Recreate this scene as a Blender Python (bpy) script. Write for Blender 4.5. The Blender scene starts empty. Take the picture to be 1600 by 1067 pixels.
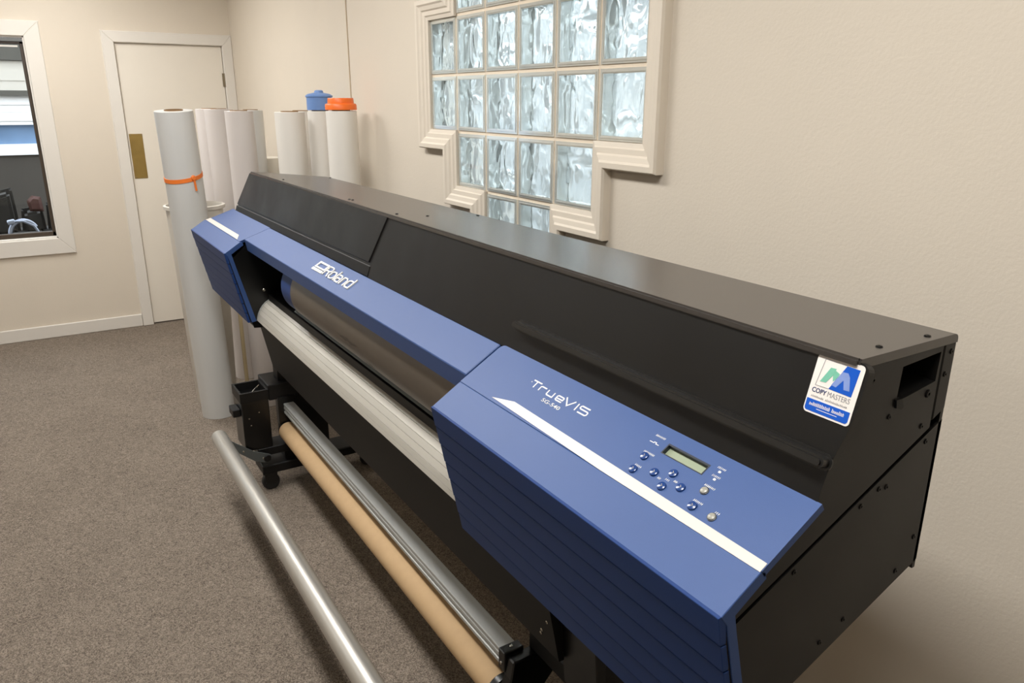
import bpy, bmesh, math, random
from mathutils import Vector, Matrix
random.seed(7)
scene = bpy.context.scene
COL = scene.collection
# ------------------------------------------------------------------ camera
cam_d = bpy.data.cameras.new('camera')
cam_d.sensor_width = 36.0
cam_d.lens = 1193.6 / 1600 * 36.0
cam_d.clip_start = 0.02
cam = bpy.data.objects.new('camera', cam_d)
COL.objects.link(cam)
yaw, pitch, roll = math.radians(58.096), math.radians(17.52), math.radians(0.172)
Fv = Vector((-math.sin(yaw) * math.cos(pitch), math.cos(yaw) * math.cos(pitch), -math.sin(pitch)))
Rv = Fv.cross(Vector((0, 0, 1))).normalized()
Uv = Rv.cross(Fv)
R2 = Rv * math.cos(roll) + Uv * math.sin(roll)
U2 = -Rv * math.sin(roll) + Uv * math.cos(roll)
m = Matrix((R2, U2, -Fv)).transposed().to_4x4()
m.translation = (0, 0, 1.56)
cam.matrix_world = m
scene.camera = cam
# ------------------------------------------------------------------ world, exposure
world = bpy.data.worlds.new('overcast_sky')
scene.world = world
world.use_nodes = True
wn = world.node_tree.nodes
wl = world.node_tree.links
wn.clear()
w_out = wn.new('ShaderNodeOutputWorld')
w_bg = wn.new('ShaderNodeBackground')
w_bg.inputs['Strength'].default_value = 4.2
w_tc = wn.new('ShaderNodeTexCoord')
w_no = wn.new('ShaderNodeTexNoise')
w_no.inputs['Scale'].default_value = 2.2
w_no.inputs['Detail'].default_value = 4
w_rp = wn.new('ShaderNodeValToRGB')
w_rp.color_ramp.elements[0].color = (0.78, 0.86, 0.97, 1)
w_rp.color_ramp.elements[0].position = 0.35
w_rp.color_ramp.elements[1].color = (0.98, 0.99, 1.0, 1)
w_rp.color_ramp.elements[1].position = 0.6
wl.new(w_tc.outputs['Generated'], w_no.inputs['Vector'])
wl.new(w_no.outputs['Fac'], w_rp.inputs['Fac'])
wl.new(w_rp.outputs['Color'], w_bg.inputs['Color'])
wl.new(w_bg.outputs[0], w_out.inputs[0])
vs = scene.view_settings
vs.view_transform = 'Standard'
vs.look = 'None'
vs.gamma = 1.0
vs.use_curve_mapping = False
vs.exposure = 0.0
LAMP_W = 33.0            # watts of each ceiling troffer
LAMP_C = (1.0, 0.98, 0.945)
cy = scene.cycles
cy.use_denoising = True
cy.max_bounces = 10
cy.diffuse_bounces = 4
cy.glossy_bounces = 4
cy.transmission_bounces = 8
cy.transparent_max_bounces = 12
cy.sample_clamp_indirect = 6.0
cy.blur_glossy = 0.6

# ------------------------------------------------------------------ materials
def srgb(r, g, b):
    def f(c):
        c /= 255.0
        return c / 12.92 if c <= 0.04045 else ((c + 0.055) / 1.055) ** 2.4
    return (f(r), f(g), f(b), 1)

def mat(name, col, rough=0.5, metal=0.0, spec=0.5, noise=0.0, nscale=40, bump=0.0, bscale=300, stretch=None, coat=0.0, rvar=0.0):
    mt = bpy.data.materials.new(name)
    mt.use_nodes = True
    n = mt.node_tree.nodes
    l = mt.node_tree.links
    p = n['Principled BSDF']
    p.inputs['Base Color'].default_value = col
    p.inputs['Roughness'].default_value = rough
    p.inputs['Metallic'].default_value = metal
    p.inputs['Specular IOR Level'].default_value = spec
    p.inputs['Coat Weight'].default_value = coat
    tc = n.new('ShaderNodeTexCoord')
    mp = n.new('ShaderNodeMapping')
    if stretch:
        mp.inputs['Scale'].default_value = stretch
    l.new(tc.outputs['Object'], mp.inputs['Vector'])
    if noise > 0 or rvar > 0:
        t = n.new('ShaderNodeTexNoise')
        t.inputs['Scale'].default_value = nscale
        t.inputs['Detail'].default_value = 5
        l.new(mp.outputs[0], t.inputs['Vector'])
        if noise > 0:
            mx = n.new('ShaderNodeMix')
            mx.data_type = 'RGBA'
            mx.inputs[6].default_value = [c * (1 - noise) for c in col[:3]] + [1]
            mx.inputs[7].default_value = [min(1, c * (1 + noise)) for c in col[:3]] + [1]
            l.new(t.outputs['Fac'], mx.inputs[0])
            l.new(mx.outputs[2], p.inputs['Base Color'])
        if rvar > 0:
            mr = n.new('ShaderNodeMapRange')
            mr.inputs[1].default_value = 0.3
            mr.inputs[2].default_value = 0.7
            mr.inputs[3].default_value = max(0.02, rough - rvar)
            mr.inputs[4].default_value = rough + rvar
            l.new(t.outputs['Fac'], mr.inputs[0])
            l.new(mr.outputs[0], p.inputs['Roughness'])
    if bump > 0:
        t2 = n.new('ShaderNodeTexNoise')
        t2.inputs['Scale'].default_value = bscale
        t2.inputs['Detail'].default_value = 3
        l.new(mp.outputs[0], t2.inputs['Vector'])
        b = n.new('ShaderNodeBump')
        b.inputs['Strength'].default_value = bump
        b.inputs['Distance'].default_value = 0.002
        l.new(t2.outputs['Fac'], b.inputs['Height'])
        l.new(b.outputs[0], p.inputs['Normal'])
    return mt

M = {}
M['wall'] = mat('wall_paint', srgb(217, 207, 192), 0.75, spec=0.25, noise=0.02, nscale=6, bump=0.25, bscale=160)
M['ceil'] = mat('ceiling_paint', srgb(228, 224, 214), 0.85, spec=0.2, noise=0.02, bump=0.3, bscale=120)
M['trim'] = mat('trim_white', srgb(222, 217, 209), 0.45, spec=0.4, noise=0.015, nscale=12)
M['door'] = mat('door_white', srgb(228, 221, 209), 0.4, spec=0.4, noise=0.015, nscale=9)
M['casing'] = mat('casing_cream', srgb(221, 211, 196), 0.45, spec=0.4, noise=0.015, nscale=12)
M['seam'] = mat('seam_line', srgb(190, 172, 146), 0.6)
M['mortar'] = mat('mortar', srgb(222, 208, 188), 0.8, noise=0.04, nscale=90, bump=0.2, bscale=400)
M['brass'] = mat('aged_brass', srgb(158, 132, 74), 0.38, metal=0.6, noise=0.15, nscale=18, rvar=0.1)
M['steel'] = mat('hinge_steel', srgb(150, 140, 122), 0.4, metal=1.0)
M['bronze'] = mat('bronze_frame', srgb(62, 50, 38), 0.45, noise=0.1)
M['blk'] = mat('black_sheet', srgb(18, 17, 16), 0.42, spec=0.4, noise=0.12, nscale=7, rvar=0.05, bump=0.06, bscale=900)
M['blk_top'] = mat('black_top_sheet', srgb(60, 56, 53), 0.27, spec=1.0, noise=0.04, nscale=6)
M['blk_soft'] = mat('black_plastic', srgb(14, 13, 13), 0.5, spec=0.35, noise=0.1, nscale=30)
M['bar'] = mat('handle_black', srgb(30, 29, 28), 0.3, spec=0.5, noise=0.05)
M['apron'] = mat('apron_black', srgb(11, 10, 9), 0.55, spec=0.2, noise=0.1, nscale=20)
M['blk_gloss'] = mat('black_gloss', srgb(8, 8, 8), 0.28, spec=0.5, noise=0.1, nscale=30)
M['screw'] = mat('black_screw', srgb(14, 13, 12), 0.35, metal=0.6)
M['chrome'] = mat('bright_screw', srgb(190, 186, 176), 0.25, metal=1.0)
M['blue'] = mat('blue_plastic', srgb(47, 77, 132), 0.5, spec=0.5, noise=0.03, nscale=12, bump=0.12, bscale=1100)
M['blue_dk'] = mat('blue_slat_shaded', srgb(27, 57, 112), 0.55, spec=0.3, noise=0.03, nscale=12)  # hood blue darkened, the shade on the slats is put into the colour
M['btn'] = mat('button_blue', srgb(30, 62, 120), 0.2, spec=0.6, coat=0.3)
M['led'] = mat('led_grey', srgb(150, 148, 138), 0.3)
M['print'] = mat('print_white', srgb(220, 219, 216), 0.5)
M['stripe'] = mat('stripe_white', srgb(204, 200, 193), 0.4, noise=0.02, nscale=60)
M['logo'] = mat('logo_silver', srgb(238, 234, 222), 0.3, metal=0.15)
M['lcd'] = mat('lcd_green', srgb(146, 156, 132), 0.3, noise=0.02, nscale=20)
M['lcd_bez'] = mat('lcd_bezel', srgb(30, 36, 50), 0.4)
M['platen'] = mat('platen_grey', srgb(188, 184, 175), 0.45, metal=0.15, noise=0.02, nscale=6)
M['platen2'] = mat('platen_band', srgb(181, 177, 168), 0.45, metal=0.15, noise=0.02, nscale=6)
M['smoke'] = mat('smoked_cover', srgb(100, 92, 83), 0.4, metal=0.55, noise=0.08, nscale=5, stretch=(6, 1.2, 1.2))
M['smudge'] = mat('smudge', srgb(70, 62, 54), 0.5, noise=0.2)
M['alu'] = mat('brushed_aluminium', srgb(196, 193, 186), 0.42, metal=0.75, noise=0.06, nscale=8, stretch=(1, 60, 60), rvar=0.07)
M['galv'] = mat('extruded_aluminium', srgb(172, 174, 172), 0.42, metal=0.2, noise=0.08, nscale=10, stretch=(1, 80, 80), rvar=0.08)
M['arm'] = mat('arm_grey', srgb(104, 110, 110), 0.4, metal=0.5)
M['card'] = mat('kraft_cardboard', srgb(190, 160, 122), 0.7, spec=0.25, noise=0.08, nscale=30, bump=0.1, bscale=200)
M['tan'] = mat('tan_tube', srgb(205, 186, 146), 0.6, noise=0.05)
M['card_dk'] = mat('core_brown', srgb(140, 110, 76), 0.8, noise=0.1)
M['film'] = mat('roll_film_grey', srgb(202, 202, 200), 0.36, spec=0.5, noise=0.05, nscale=5, stretch=(5, 5, 0.25))
M['film2'] = mat('roll_film_pink', srgb(206, 199, 195), 0.36, spec=0.5, noise=0.05, nscale=5, stretch=(5, 5, 0.25))
M['film3'] = mat('roll_film_white', srgb(225, 221, 214), 0.4, spec=0.45, noise=0.03, nscale=5, stretch=(5, 5, 0.25))
M['binw'] = mat('bin_white', srgb(214, 209, 200), 0.35, spec=0.5, noise=0.03)
M['bag'] = mat('white_wrap', srgb(222, 216, 204), 0.35, spec=0.5, noise=0.06, nscale=20, bump=1.0, bscale=26)
M['bluecap'] = mat('cap_blue', srgb(108, 142, 198), 0.4, noise=0.03)
M['orange'] = mat('cap_orange', srgb(238, 112, 36), 0.4, noise=0.04)
M['strap'] = mat('strap_orange', srgb(238, 124, 44), 0.5, noise=0.05)
M['stk_w'] = mat('sticker_white', srgb(236, 230, 224), 0.35)
M['stk_b'] = mat('sticker_blue', srgb(8, 84, 190), 0.35)
M['stk_g'] = mat('sticker_green', srgb(120, 190, 164), 0.4, noise=0.08, nscale=300)
M['stk_l'] = mat('sticker_lilac', srgb(128, 150, 206), 0.4, noise=0.08, nscale=300)
M['stk_n'] = mat('sticker_navy', srgb(34, 52, 100), 0.4)
M['stk_y'] = mat('sticker_grey', srgb(140, 138, 140), 0.4)
M['rubber'] = mat('caster_rubber', srgb(26, 25, 24), 0.6)
M['x_white'] = mat('outside_white', srgb(246, 246, 246), 0.6, noise=0.01)
M['x_beige'] = mat('outside_beige', srgb(205, 200, 190), 0.7, noise=0.03)
M['x_eave'] = mat('outside_eave', srgb(84, 82, 76), 0.7, noise=0.1)
M['x_grey'] = mat('outside_grey', srgb(186, 191, 196), 0.7, noise=0.08, nscale=2)
M['x_glass'] = mat('outside_glass', srgb(112, 140, 174), 0.2, noise=0.3, nscale=3)
M['x_dark'] = mat('outside_dark_wall', srgb(66, 62, 57), 0.85, noise=0.25, nscale=3, bump=0.4, bscale=12)
M['x_ground'] = mat('outside_asphalt', srgb(84, 82, 78), 0.9, noise=0.2, nscale=6, bump=0.3, bscale=50)
M['x_clut'] = mat('clutter_dark', srgb(24, 23, 22), 0.7, noise=0.3, nscale=12)
M['x_red'] = mat('clutter_red', srgb(78, 48, 44), 0.7)
M['x_silver'] = mat('armrest_silver', srgb(150, 158, 176), 0.3, metal=0.6)

def carpet_mat():
    mt = bpy.data.materials.new('carpet_loop')
    mt.use_nodes = True
    n = mt.node_tree.nodes
    l = mt.node_tree.links
    p = n['Principled BSDF']
    p.inputs['Roughness'].default_value = 0.95
    p.inputs['Specular IOR Level'].default_value = 0.1
    tc = n.new('ShaderNodeTexCoord')
    no = n.new('ShaderNodeTexNoise')
    no.inputs['Scale'].default_value = 42
    no.inputs['Detail'].default_value = 2
    no.inputs['Distortion'].default_value = 1.5
    l.new(tc.outputs['Object'], no.inputs['Vector'])
    wv = n.new('ShaderNodeTexWave')
    wv.inputs['Scale'].default_value = 16
    wv.inputs['Distortion'].default_value = 16
    wv.inputs['Detail'].default_value = 2
    wv.inputs['Detail Scale'].default_value = 5
    l.new(tc.outputs['Object'], wv.inputs['Vector'])
    vo = n.new('ShaderNodeTexNoise')
    vo.inputs['Scale'].default_value = 210
    vo.inputs['Detail'].default_value = 2
    l.new(tc.outputs['Object'], vo.inputs['Vector'])
    big = n.new('ShaderNodeTexNoise')
    big.inputs['Scale'].default_value = 3
    big.inputs['Detail'].default_value = 4
    l.new(tc.outputs['Object'], big.inputs['Vector'])
    def mth(op, a, b):
        k = n.new('ShaderNodeMath')
        k.operation = op
        for i, v in enumerate((a, b)):
            if hasattr(v, 'links'):
                l.new(v, k.inputs[i])
            else:
                k.inputs[i].default_value = v
        return k.outputs[0]
    h = mth('ADD', mth('MULTIPLY', wv.outputs['Fac'], 0.42), mth('MULTIPLY', no.outputs['Fac'], 0.46))
    h = mth('ADD', h, mth('MULTIPLY', vo.outputs['Fac'], 0.34))
    h2 = mth('ADD', h, mth('MULTIPLY', big.outputs['Fac'], 0.18))
    rp = n.new('ShaderNodeValToRGB')
    rp.color_ramp.elements[0].position = 0.36
    rp.color_ramp.elements[0].color = srgb(86, 77, 69)
    rp.color_ramp.elements[1].position = 1.0
    rp.color_ramp.elements[1].color = srgb(154, 142, 129)
    l.new(h2, rp.inputs['Fac'])
    l.new(rp.outputs['Color'], p.inputs['Base Color'])
    b = n.new('ShaderNodeBump')
    b.inputs['Strength'].default_value = 0.8
    b.inputs['Distance'].default_value = 0.004
    l.new(h, b.inputs['Height'])
    l.new(b.outputs[0], p.inputs['Normal'])
    return mt
M['carpet'] = carpet_mat()

def thin_glass(name, tint, gloss):
    mt = bpy.data.materials.new(name)
    mt.use_nodes = True
    n = mt.node_tree.nodes
    l = mt.node_tree.links
    n.clear()
    o = n.new('ShaderNodeOutputMaterial')
    tr = n.new('ShaderNodeBsdfTransparent')
    tr.inputs[0].default_value = tint
    gl = n.new('ShaderNodeBsdfGlossy')
    gl.inputs['Roughness'].default_value = 0.03
    lw = n.new('ShaderNodeLayerWeight')
    pw = n.new('ShaderNodeMath')
    pw.operation = 'POWER'
    pw.inputs[1].default_value = 4.0
    l.new(lw.outputs['Facing'], pw.inputs[0])
    mu = n.new('ShaderNodeMath')
    mu.operation = 'MULTIPLY_ADD'
    mu.inputs[1].default_value = 0.5 * gloss
    mu.inputs[2].default_value = 0.03 * gloss
    l.new(pw.outputs[0], mu.inputs[0])
    mx = n.new('ShaderNodeMixShader')
    l.new(mu.outputs[0], mx.inputs[0])
    l.new(tr.outputs[0], mx.inputs[1])
    l.new(gl.outputs[0], mx.inputs[2])
    l.new(mx.outputs[0], o.inputs[0])
    return mt
M['glass'] = thin_glass('window_glass', (0.9, 0.92, 0.92, 1), 1.0)
M['glass_f'] = thin_glass('block_front_glass', (0.95, 0.98, 0.975, 1), 1.0)

def wavy_glass():
    mt = bpy.data.materials.new('block_wavy_glass')
    mt.use_nodes = True
    n = mt.node_tree.nodes
    l = mt.node_tree.links
    n.clear()
    o = n.new('ShaderNodeOutputMaterial')
    rf = n.new('ShaderNodeBsdfRefraction')
    rf.inputs['Color'].default_value = (0.93, 0.97, 0.98, 1)
    rf.inputs['Roughness'].default_value = 0.02
    rf.inputs['IOR'].default_value = 1.45
    gl = n.new('ShaderNodeBsdfGlossy')
    gl.inputs['Roughness'].default_value = 0.08
    gl.inputs['Color'].default_value = (0.9, 0.95, 1, 1)
    tl = n.new('ShaderNodeBsdfTranslucent')
    tl.inputs['Color'].default_value = (0.93, 0.97, 0.97, 1)
    m1 = n.new('ShaderNodeMixShader')
    m1.inputs[0].default_value = 0.22
    m2 = n.new('ShaderNodeMixShader')
    m2.inputs[0].default_value = 0.27
    l.new(rf.outputs[0], m1.inputs[1])
    l.new(gl.outputs[0], m1.inputs[2])
    l.new(m1.outputs[0], m2.inputs[1])
    l.new(tl.outputs[0], m2.inputs[2])
    l.new(m2.outputs[0], o.inputs[0])
    return mt
M['glass_w'] = wavy_glass()

def clear_wavy():
    mt = bpy.data.materials.new('block_front_glass')
    mt.use_nodes = True
    n = mt.node_tree.nodes
    l = mt.node_tree.links
    n.clear()
    o = n.new('ShaderNodeOutputMaterial')
    rf = n.new('ShaderNodeBsdfRefraction')
    rf.inputs['Color'].default_value = (0.97, 0.99, 0.985, 1)
    rf.inputs['Roughness'].default_value = 0.0
    rf.inputs['IOR'].default_value = 1.3
    gl = n.new('ShaderNodeBsdfGlossy')
    gl.inputs['Roughness'].default_value = 0.05
    m1 = n.new('ShaderNodeMixShader')
    m1.inputs[0].default_value = 0.05
    l.new(rf.outputs[0], m1.inputs[1])
    l.new(gl.outputs[0], m1.inputs[2])
    l.new(m1.outputs[0], o.inputs[0])
    return mt
M['glass_c'] = clear_wavy()

def rim_glass():
    mt = bpy.data.materials.new('block_rim_glass')
    mt.use_nodes = True
    n = mt.node_tree.nodes
    l = mt.node_tree.links
    n.clear()
    o = n.new('ShaderNodeOutputMaterial')
    tl = n.new('ShaderNodeBsdfTranslucent')
    tl.inputs['Color'].default_value = (0.92, 0.94, 0.90, 1)
    df = n.new('ShaderNodeBsdfDiffuse')
    df.inputs['Color'].default_value = (0.95, 0.97, 0.94, 1)
    gl = n.new('ShaderNodeBsdfGlossy')
    gl.inputs['Roughness'].default_value = 0.1
    gl.inputs['Color'].default_value = (0.93, 0.96, 0.94, 1)
    m1 = n.new('ShaderNodeMixShader')
    m1.inputs[0].default_value = 0.6
    m2 = n.new('ShaderNodeMixShader')
    m2.inputs[0].default_value = 0.5
    l.new(tl.outputs[0], m1.inputs[1])
    l.new(df.outputs[0], m1.inputs[2])
    l.new(m1.outputs[0], m2.inputs[1])
    l.new(gl.outputs[0], m2.inputs[2])
    l.new(m2.outputs[0], o.inputs[0])
    return mt
M['glass_r'] = rim_glass()

def emit_mat(name, col, s):
    mt = bpy.data.materials.new(name)
    mt.use_nodes = True
    p = mt.node_tree.nodes['Principled BSDF']
    p.inputs['Base Color'].default_value = (0.9, 0.9, 0.9, 1)
    p.inputs['Emission Color'].default_value = (*col, 1)
    p.inputs['Emission Strength'].default_value = s
    return mt
M['diff'] = emit_mat('troffer_diffuser', LAMP_C, 1.5)

# ------------------------------------------------------------------ helpers
def wloc(o):
    v = Vector((0, 0, 0))
    while o is not None:
        v += o.location
        o = o.parent
    return v

def link(name, me, parent=None, loc=None):
    o = bpy.data.objects.new(name, me)
    COL.objects.link(o)
    if parent is not None:
        o.parent = parent
    if loc is not None:
        o.location = loc
    return o

def obj(name, bm, mtl, parent=None, smooth=None, bevel=0.0, seg=1, mats=None):
    """bm holds world coordinates; the object keeps its parent's origin"""
    bmesh.ops.remove_doubles(bm, verts=bm.verts, dist=1e-6)
    if bevel > 0:
        ed = [e for e in bm.edges if len(e.link_faces) == 2 and e.calc_face_angle(0) > 0.35]
        bmesh.ops.bevel(bm, geom=ed, offset=bevel, segments=seg, affect='EDGES', clamp_overlap=True)
    bmesh.ops.recalc_face_normals(bm, faces=bm.faces)
    if parent is not None:
        bmesh.ops.translate(bm, verts=bm.verts, vec=-wloc(parent))
    me = bpy.data.meshes.new(name)
    bm.to_mesh(me)
    bm.free()
    for mm in (mats or [mtl]):
        me.materials.append(M[mm])
    if smooth is not None:
        for pl in me.polygons:
            pl.use_smooth = True
        me.set_sharp_from_angle(angle=math.radians(smooth))
    return link(name, me, parent)

def thing(name, label, cat, loc=(0, 0, 0), group=None):
    o = bpy.data.objects.new(name, None)
    COL.objects.link(o)
    o.location = loc
    o.empty_display_size = 0.1
    return tag(o, label, cat, group)

def tag(o, label, cat, group=None):
    o['label'] = label
    o['category'] = cat
    if group:
        o['group'] = group
    return o

def struct(o, label=None, cat=None):
    o['kind'] = 'structure'
    if label:
        o['label'] = label
    if cat:
        o['category'] = cat
    return o

def struct_empty(name, label, cat, loc):
    o = bpy.data.objects.new(name, None)
    COL.objects.link(o)
    o.location = loc
    return struct(o, label, cat)

def bx(bm, x0, x1, y0, y1, z0, z1):
    vs_ = [bm.verts.new((x, y, z)) for x in (x0, x1) for y in (y0, y1) for z in (z0, z1)]
    for f in ((0, 1, 3, 2), (4, 6, 7, 5), (0, 4, 5, 1), (2, 3, 7, 6), (0, 2, 6, 4), (1, 5, 7, 3)):
        bm.faces.new([vs_[i] for i in f])
    return bm

def box(name, x0, x1, y0, y1, z0, z1, mtl, parent=None, bevel=0.0, seg=1):
    return obj(name, bx(bmesh.new(), x0, x1, y0, y1, z0, z1), mtl, parent, bevel=bevel, seg=seg)

def prism_bm(poly, x0, x1, bm=None, x0s=None, x1s=None):
    """poly (y,z) extruded along x; x0s lets each vertex own its left x"""
    bm = bm or bmesh.new()
    a = [bm.verts.new((x0s[i] if x0s else x0, p[0], p[1])) for i, p in enumerate(poly)]
    b = [bm.verts.new((x1s[i] if x1s else x1, p[0], p[1])) for i, p in enumerate(poly)]
    n = len(poly)
    bm.faces.new(a)
    bm.faces.new(b[::-1])
    for i in range(n):
        bm.faces.new((a[i], b[i], b[(i + 1) % n], a[(i + 1) % n]))
    return bm

def prism(name, poly, x0, x1, mtl, parent=None, bevel=0.0, smooth=None, **k):
    return obj(name, prism_bm(poly, x0, x1, **k), mtl, parent, bevel=bevel, smooth=smooth)

def plate_bm(loops, P, h0, h1, bm=None):
    """flat plate: loops[0] outer, others holes, in 2D; P(u,v,h) -> world"""
    bm = bm or bmesh.new()
    rings = []
    for h in (h0, h1):
        alle = []
        rr = []
        for lp in loops:
            vv = [bm.verts.new(P(u, v, h)) for u, v in lp]
            rr.append(vv)
            for i in range(len(vv)):
                alle.append(bm.edges.new((vv[i], vv[(i + 1) % len(vv)])))
        rings.append(rr)
        if len(loops) == 1:
            bm.faces.new(rr[0])
        else:
            bmesh.ops.triangle_fill(bm, use_beauty=True, use_dissolve=False, edges=alle)
    for a, b in zip(*rings):
        n = len(a)
        for i in range(n):
            bm.faces.new((a[i], a[(i + 1) % n], b[(i + 1) % n], b[i]))
    return bm

def plate(name, loops, P, h0, h1, mtl, parent=None, bevel=0.0):
    return obj(name, plate_bm(loops, P, h0, h1), mtl, parent, bevel=bevel)

def ring_pts(c, ax, r, n, ph=0.0):
    ax = Vector(ax).normalized()
    u = ax.orthogonal().normalized()
    v = ax.cross(u)
    return [Vector(c) + (u * math.cos(ph + 2 * math.pi * i / n) + v * math.sin(ph + 2 * math.pi * i / n)) * r for i in range(n)]

def sweep_rings(bm, rings, close_start=True, close_end=True, loop=False):
    vv = [[bm.verts.new(p) for p in r] for r in rings]
    n = len(vv[0])
    pairs = list(zip(vv, vv[1:])) + ([(vv[-1], vv[0])] if loop else [])
    for a, b in pairs:
        for i in range(n):
            bm.faces.new((a[i], a[(i + 1) % n], b[(i + 1) % n], b[i]))
    if not loop:
        if close_start:
            bm.faces.new(vv[0][::-1])
        if close_end:
            bm.faces.new(vv[-1])
    return bm

def cyl_bm(p0, p1, r0, r1=None, n=32, bm=None):
    p0, p1 = Vector(p0), Vector(p1)
    r1 = r0 if r1 is None else r1
    d = p1 - p0
    return sweep_rings(bm or bmesh.new(), [ring_pts(p0, d, r0, n), ring_pts(p1, d, r1, n)])

def cyl(name, p0, p1, r, mtl, parent=None, r1=None, n=32, bevel=0.0):
    return obj(name, cyl_bm(p0, p1, r, r1, n), mtl, parent, smooth=35, bevel=bevel)

def lathe_bm(p0, ax, prof, n=40, bm=None, loop=False):
    """prof: (radius, height along ax)"""
    ax = Vector(ax).normalized()
    return sweep_rings(bm or bmesh.new(), [ring_pts(Vector(p0) + ax * h, ax, max(r, 1e-5), n) for r, h in prof], loop=loop)

def tube_path_bm(pts, r, n=10, bm=None):
    pts = [Vector(p) for p in pts]
    rings = []
    for i, p in enumerate(pts):
        t = (pts[min(i + 1, len(pts) - 1)] - pts[max(i - 1, 0)]).normalized()
        u = Vector((0.13, 0.97, 0.21))
        u = (u - t * u.dot(t)).normalized()
        v = t.cross(u)
        rings.append([p + (u * math.cos(2 * math.pi * k / n) + v * math.sin(2 * math.pi * k / n)) * r for k in range(n)])
    return sweep_rings(bm or bmesh.new(), rings)

def stroke_loops(pts, w):
    """outline of a polyline of width w (mitred)"""
    P_ = [Vector(p) for p in pts]
    L, Rr = [], []
    for i, p in enumerate(P_):
        d0 = (p - P_[i - 1]).normalized() if i > 0 else None
        d1 = (P_[i + 1] - p).normalized() if i < len(P_) - 1 else None
        if d0 is None:
            nn = Vector((-d1.y, d1.x)); k = 1
        elif d1 is None:
            nn = Vector((-d0.y, d0.x)); k = 1
        else:
            n0 = Vector((-d0.y, d0.x)); n1 = Vector((-d1.y, d1.x))
            nn = (n0 + n1)
            if nn.length < 1e-4:
                nn = n0
            nn.normalize()
            k = min(1.6, 1 / max(0.3, nn.dot(n0)))
        L.append(p + nn * w / 2 * k)
        Rr.append(p - nn * w / 2 * k)
    return L, Rr

def stroke_bm(pts, w, P, h0, h1, bm=None):
    bm = bm or bmesh.new()
    L, Rr = stroke_loops(pts, w)
    q = []
    for a, b in zip(L, Rr):
        q.append([bm.verts.new(P(a.x, a.y, h1)), bm.verts.new(P(b.x, b.y, h1)), bm.verts.new(P(b.x, b.y, h0)), bm.verts.new(P(a.x, a.y, h0))])
    for a, b in zip(q, q[1:]):
        for i in range(4):
            bm.faces.new((a[i], b[i], b[(i + 1) % 4], a[(i + 1) % 4]))
    bm.faces.new(q[0])
    bm.faces.new(q[-1][::-1])
    return bm

def text_bm(body, x0, y0, width, height, P, h0, h1, bold=0.0, shear=0.0, bm=None):
    cu = bpy.data.curves.new('t', 'FONT')
    cu.body = body
    cu.size = 1.0
    cu.shear = shear
    cu.offset = bold
    cu.resolution_u = 3
    ob = bpy.data.objects.new('t', cu)
    COL.objects.link(ob)
    dg = bpy.context.evaluated_depsgraph_get()
    me = bpy.data.meshes.new_from_object(ob.evaluated_get(dg))
    xs = [v.co.x for v in me.vertices]
    ys = [v.co.y for v in me.vertices]
    ax, bxx, ay, by = min(xs), max(xs), min(ys), max(ys)
    t = bmesh.new()
    t.from_mesh(me)
    r = bmesh.ops.extrude_face_region(t, geom=t.faces[:])
    top = {e for e in r['geom'] if isinstance(e, bmesh.types.BMVert)}
    for v in t.verts:
        u = x0 + (v.co.x - ax) / (bxx - ax) * width
        w = y0 + (v.co.y - ay) / (by - ay) * height
        v.co = P(u, w, h1 if v in top else h0)
    bpy.data.objects.remove(ob)
    bpy.data.curves.remove(cu)
    bpy.data.meshes.remove(me)
    if bm is None:
        return t
    tm = bpy.data.meshes.new('x')
    t.to_mesh(tm)
    t.free()
    bm.from_mesh(tm)
    bpy.data.meshes.remove(tm)
    return bm

def rrect(x0, x1, y0, y1, r, n=5):
    o = []
    for cx, cyy, a in ((x1 - r, y1 - r, 0), (x0 + r, y1 - r, 90), (x0 + r, y0 + r, 180), (x1 - r, y0 + r, 270)):
        for i in range(n + 1):
            t = math.radians(a + 90 * i / n)
            o.append((cx + r * math.cos(t), cyy + r * math.sin(t)))
    return o

# ------------------------------------------------------------------ room shell
XF, YR, XN, YL, ZC = -5.914, 1.353, 2.2, -3.2, 2.55
struct(box('floor', XF - 0.12, XN + 0.12, YL - 0.12, YR + 0.12, -0.08, 0, 'carpet'), 'grey-brown loop pile carpet covering the floor', 'floor')
struct(box('ceiling', XF - 0.12, XN + 0.12, YL - 0.12, YR + 0.12, ZC, ZC + 0.08, 'ceil'), 'plain off-white ceiling above the room', 'ceiling')
struct(box('wall_left', XF - 0.12, XN + 0.12, YL - 0.12, YL, 0, ZC, 'wall'), 'plain beige wall on the open side of the room', 'wall')
struct(box('wall_near', XN, XN + 0.12, YL, YR, 0, ZC, 'wall'), 'plain beige wall behind the viewer', 'wall')

# window in the far wall: opening y WY0..WY1, z WZ0..WZ1
WY0, WY1, WZ0, WZ1 = -1.25, 0.108, 0.675, 1.93
DY0, DY1, DZ1 = 0.608, 1.287, 1.915
PX = lambda y, z, h: Vector((XF - h, y, z))
plate_w = plate('wall_far', [[(YL, 0), (DY0, 0), (DY0, DZ1), (DY1, DZ1), (DY1, 0), (YR + 0.12, 0), (YR + 0.12, ZC), (YL, ZC)],
                             [(WY0, WZ0), (WY1, WZ0), (WY1, WZ1), (WY0, WZ1)]], PX, 0, 0.12, 'wall')
struct(plate_w, 'beige painted far wall with the white door and window', 'wall')

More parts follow.
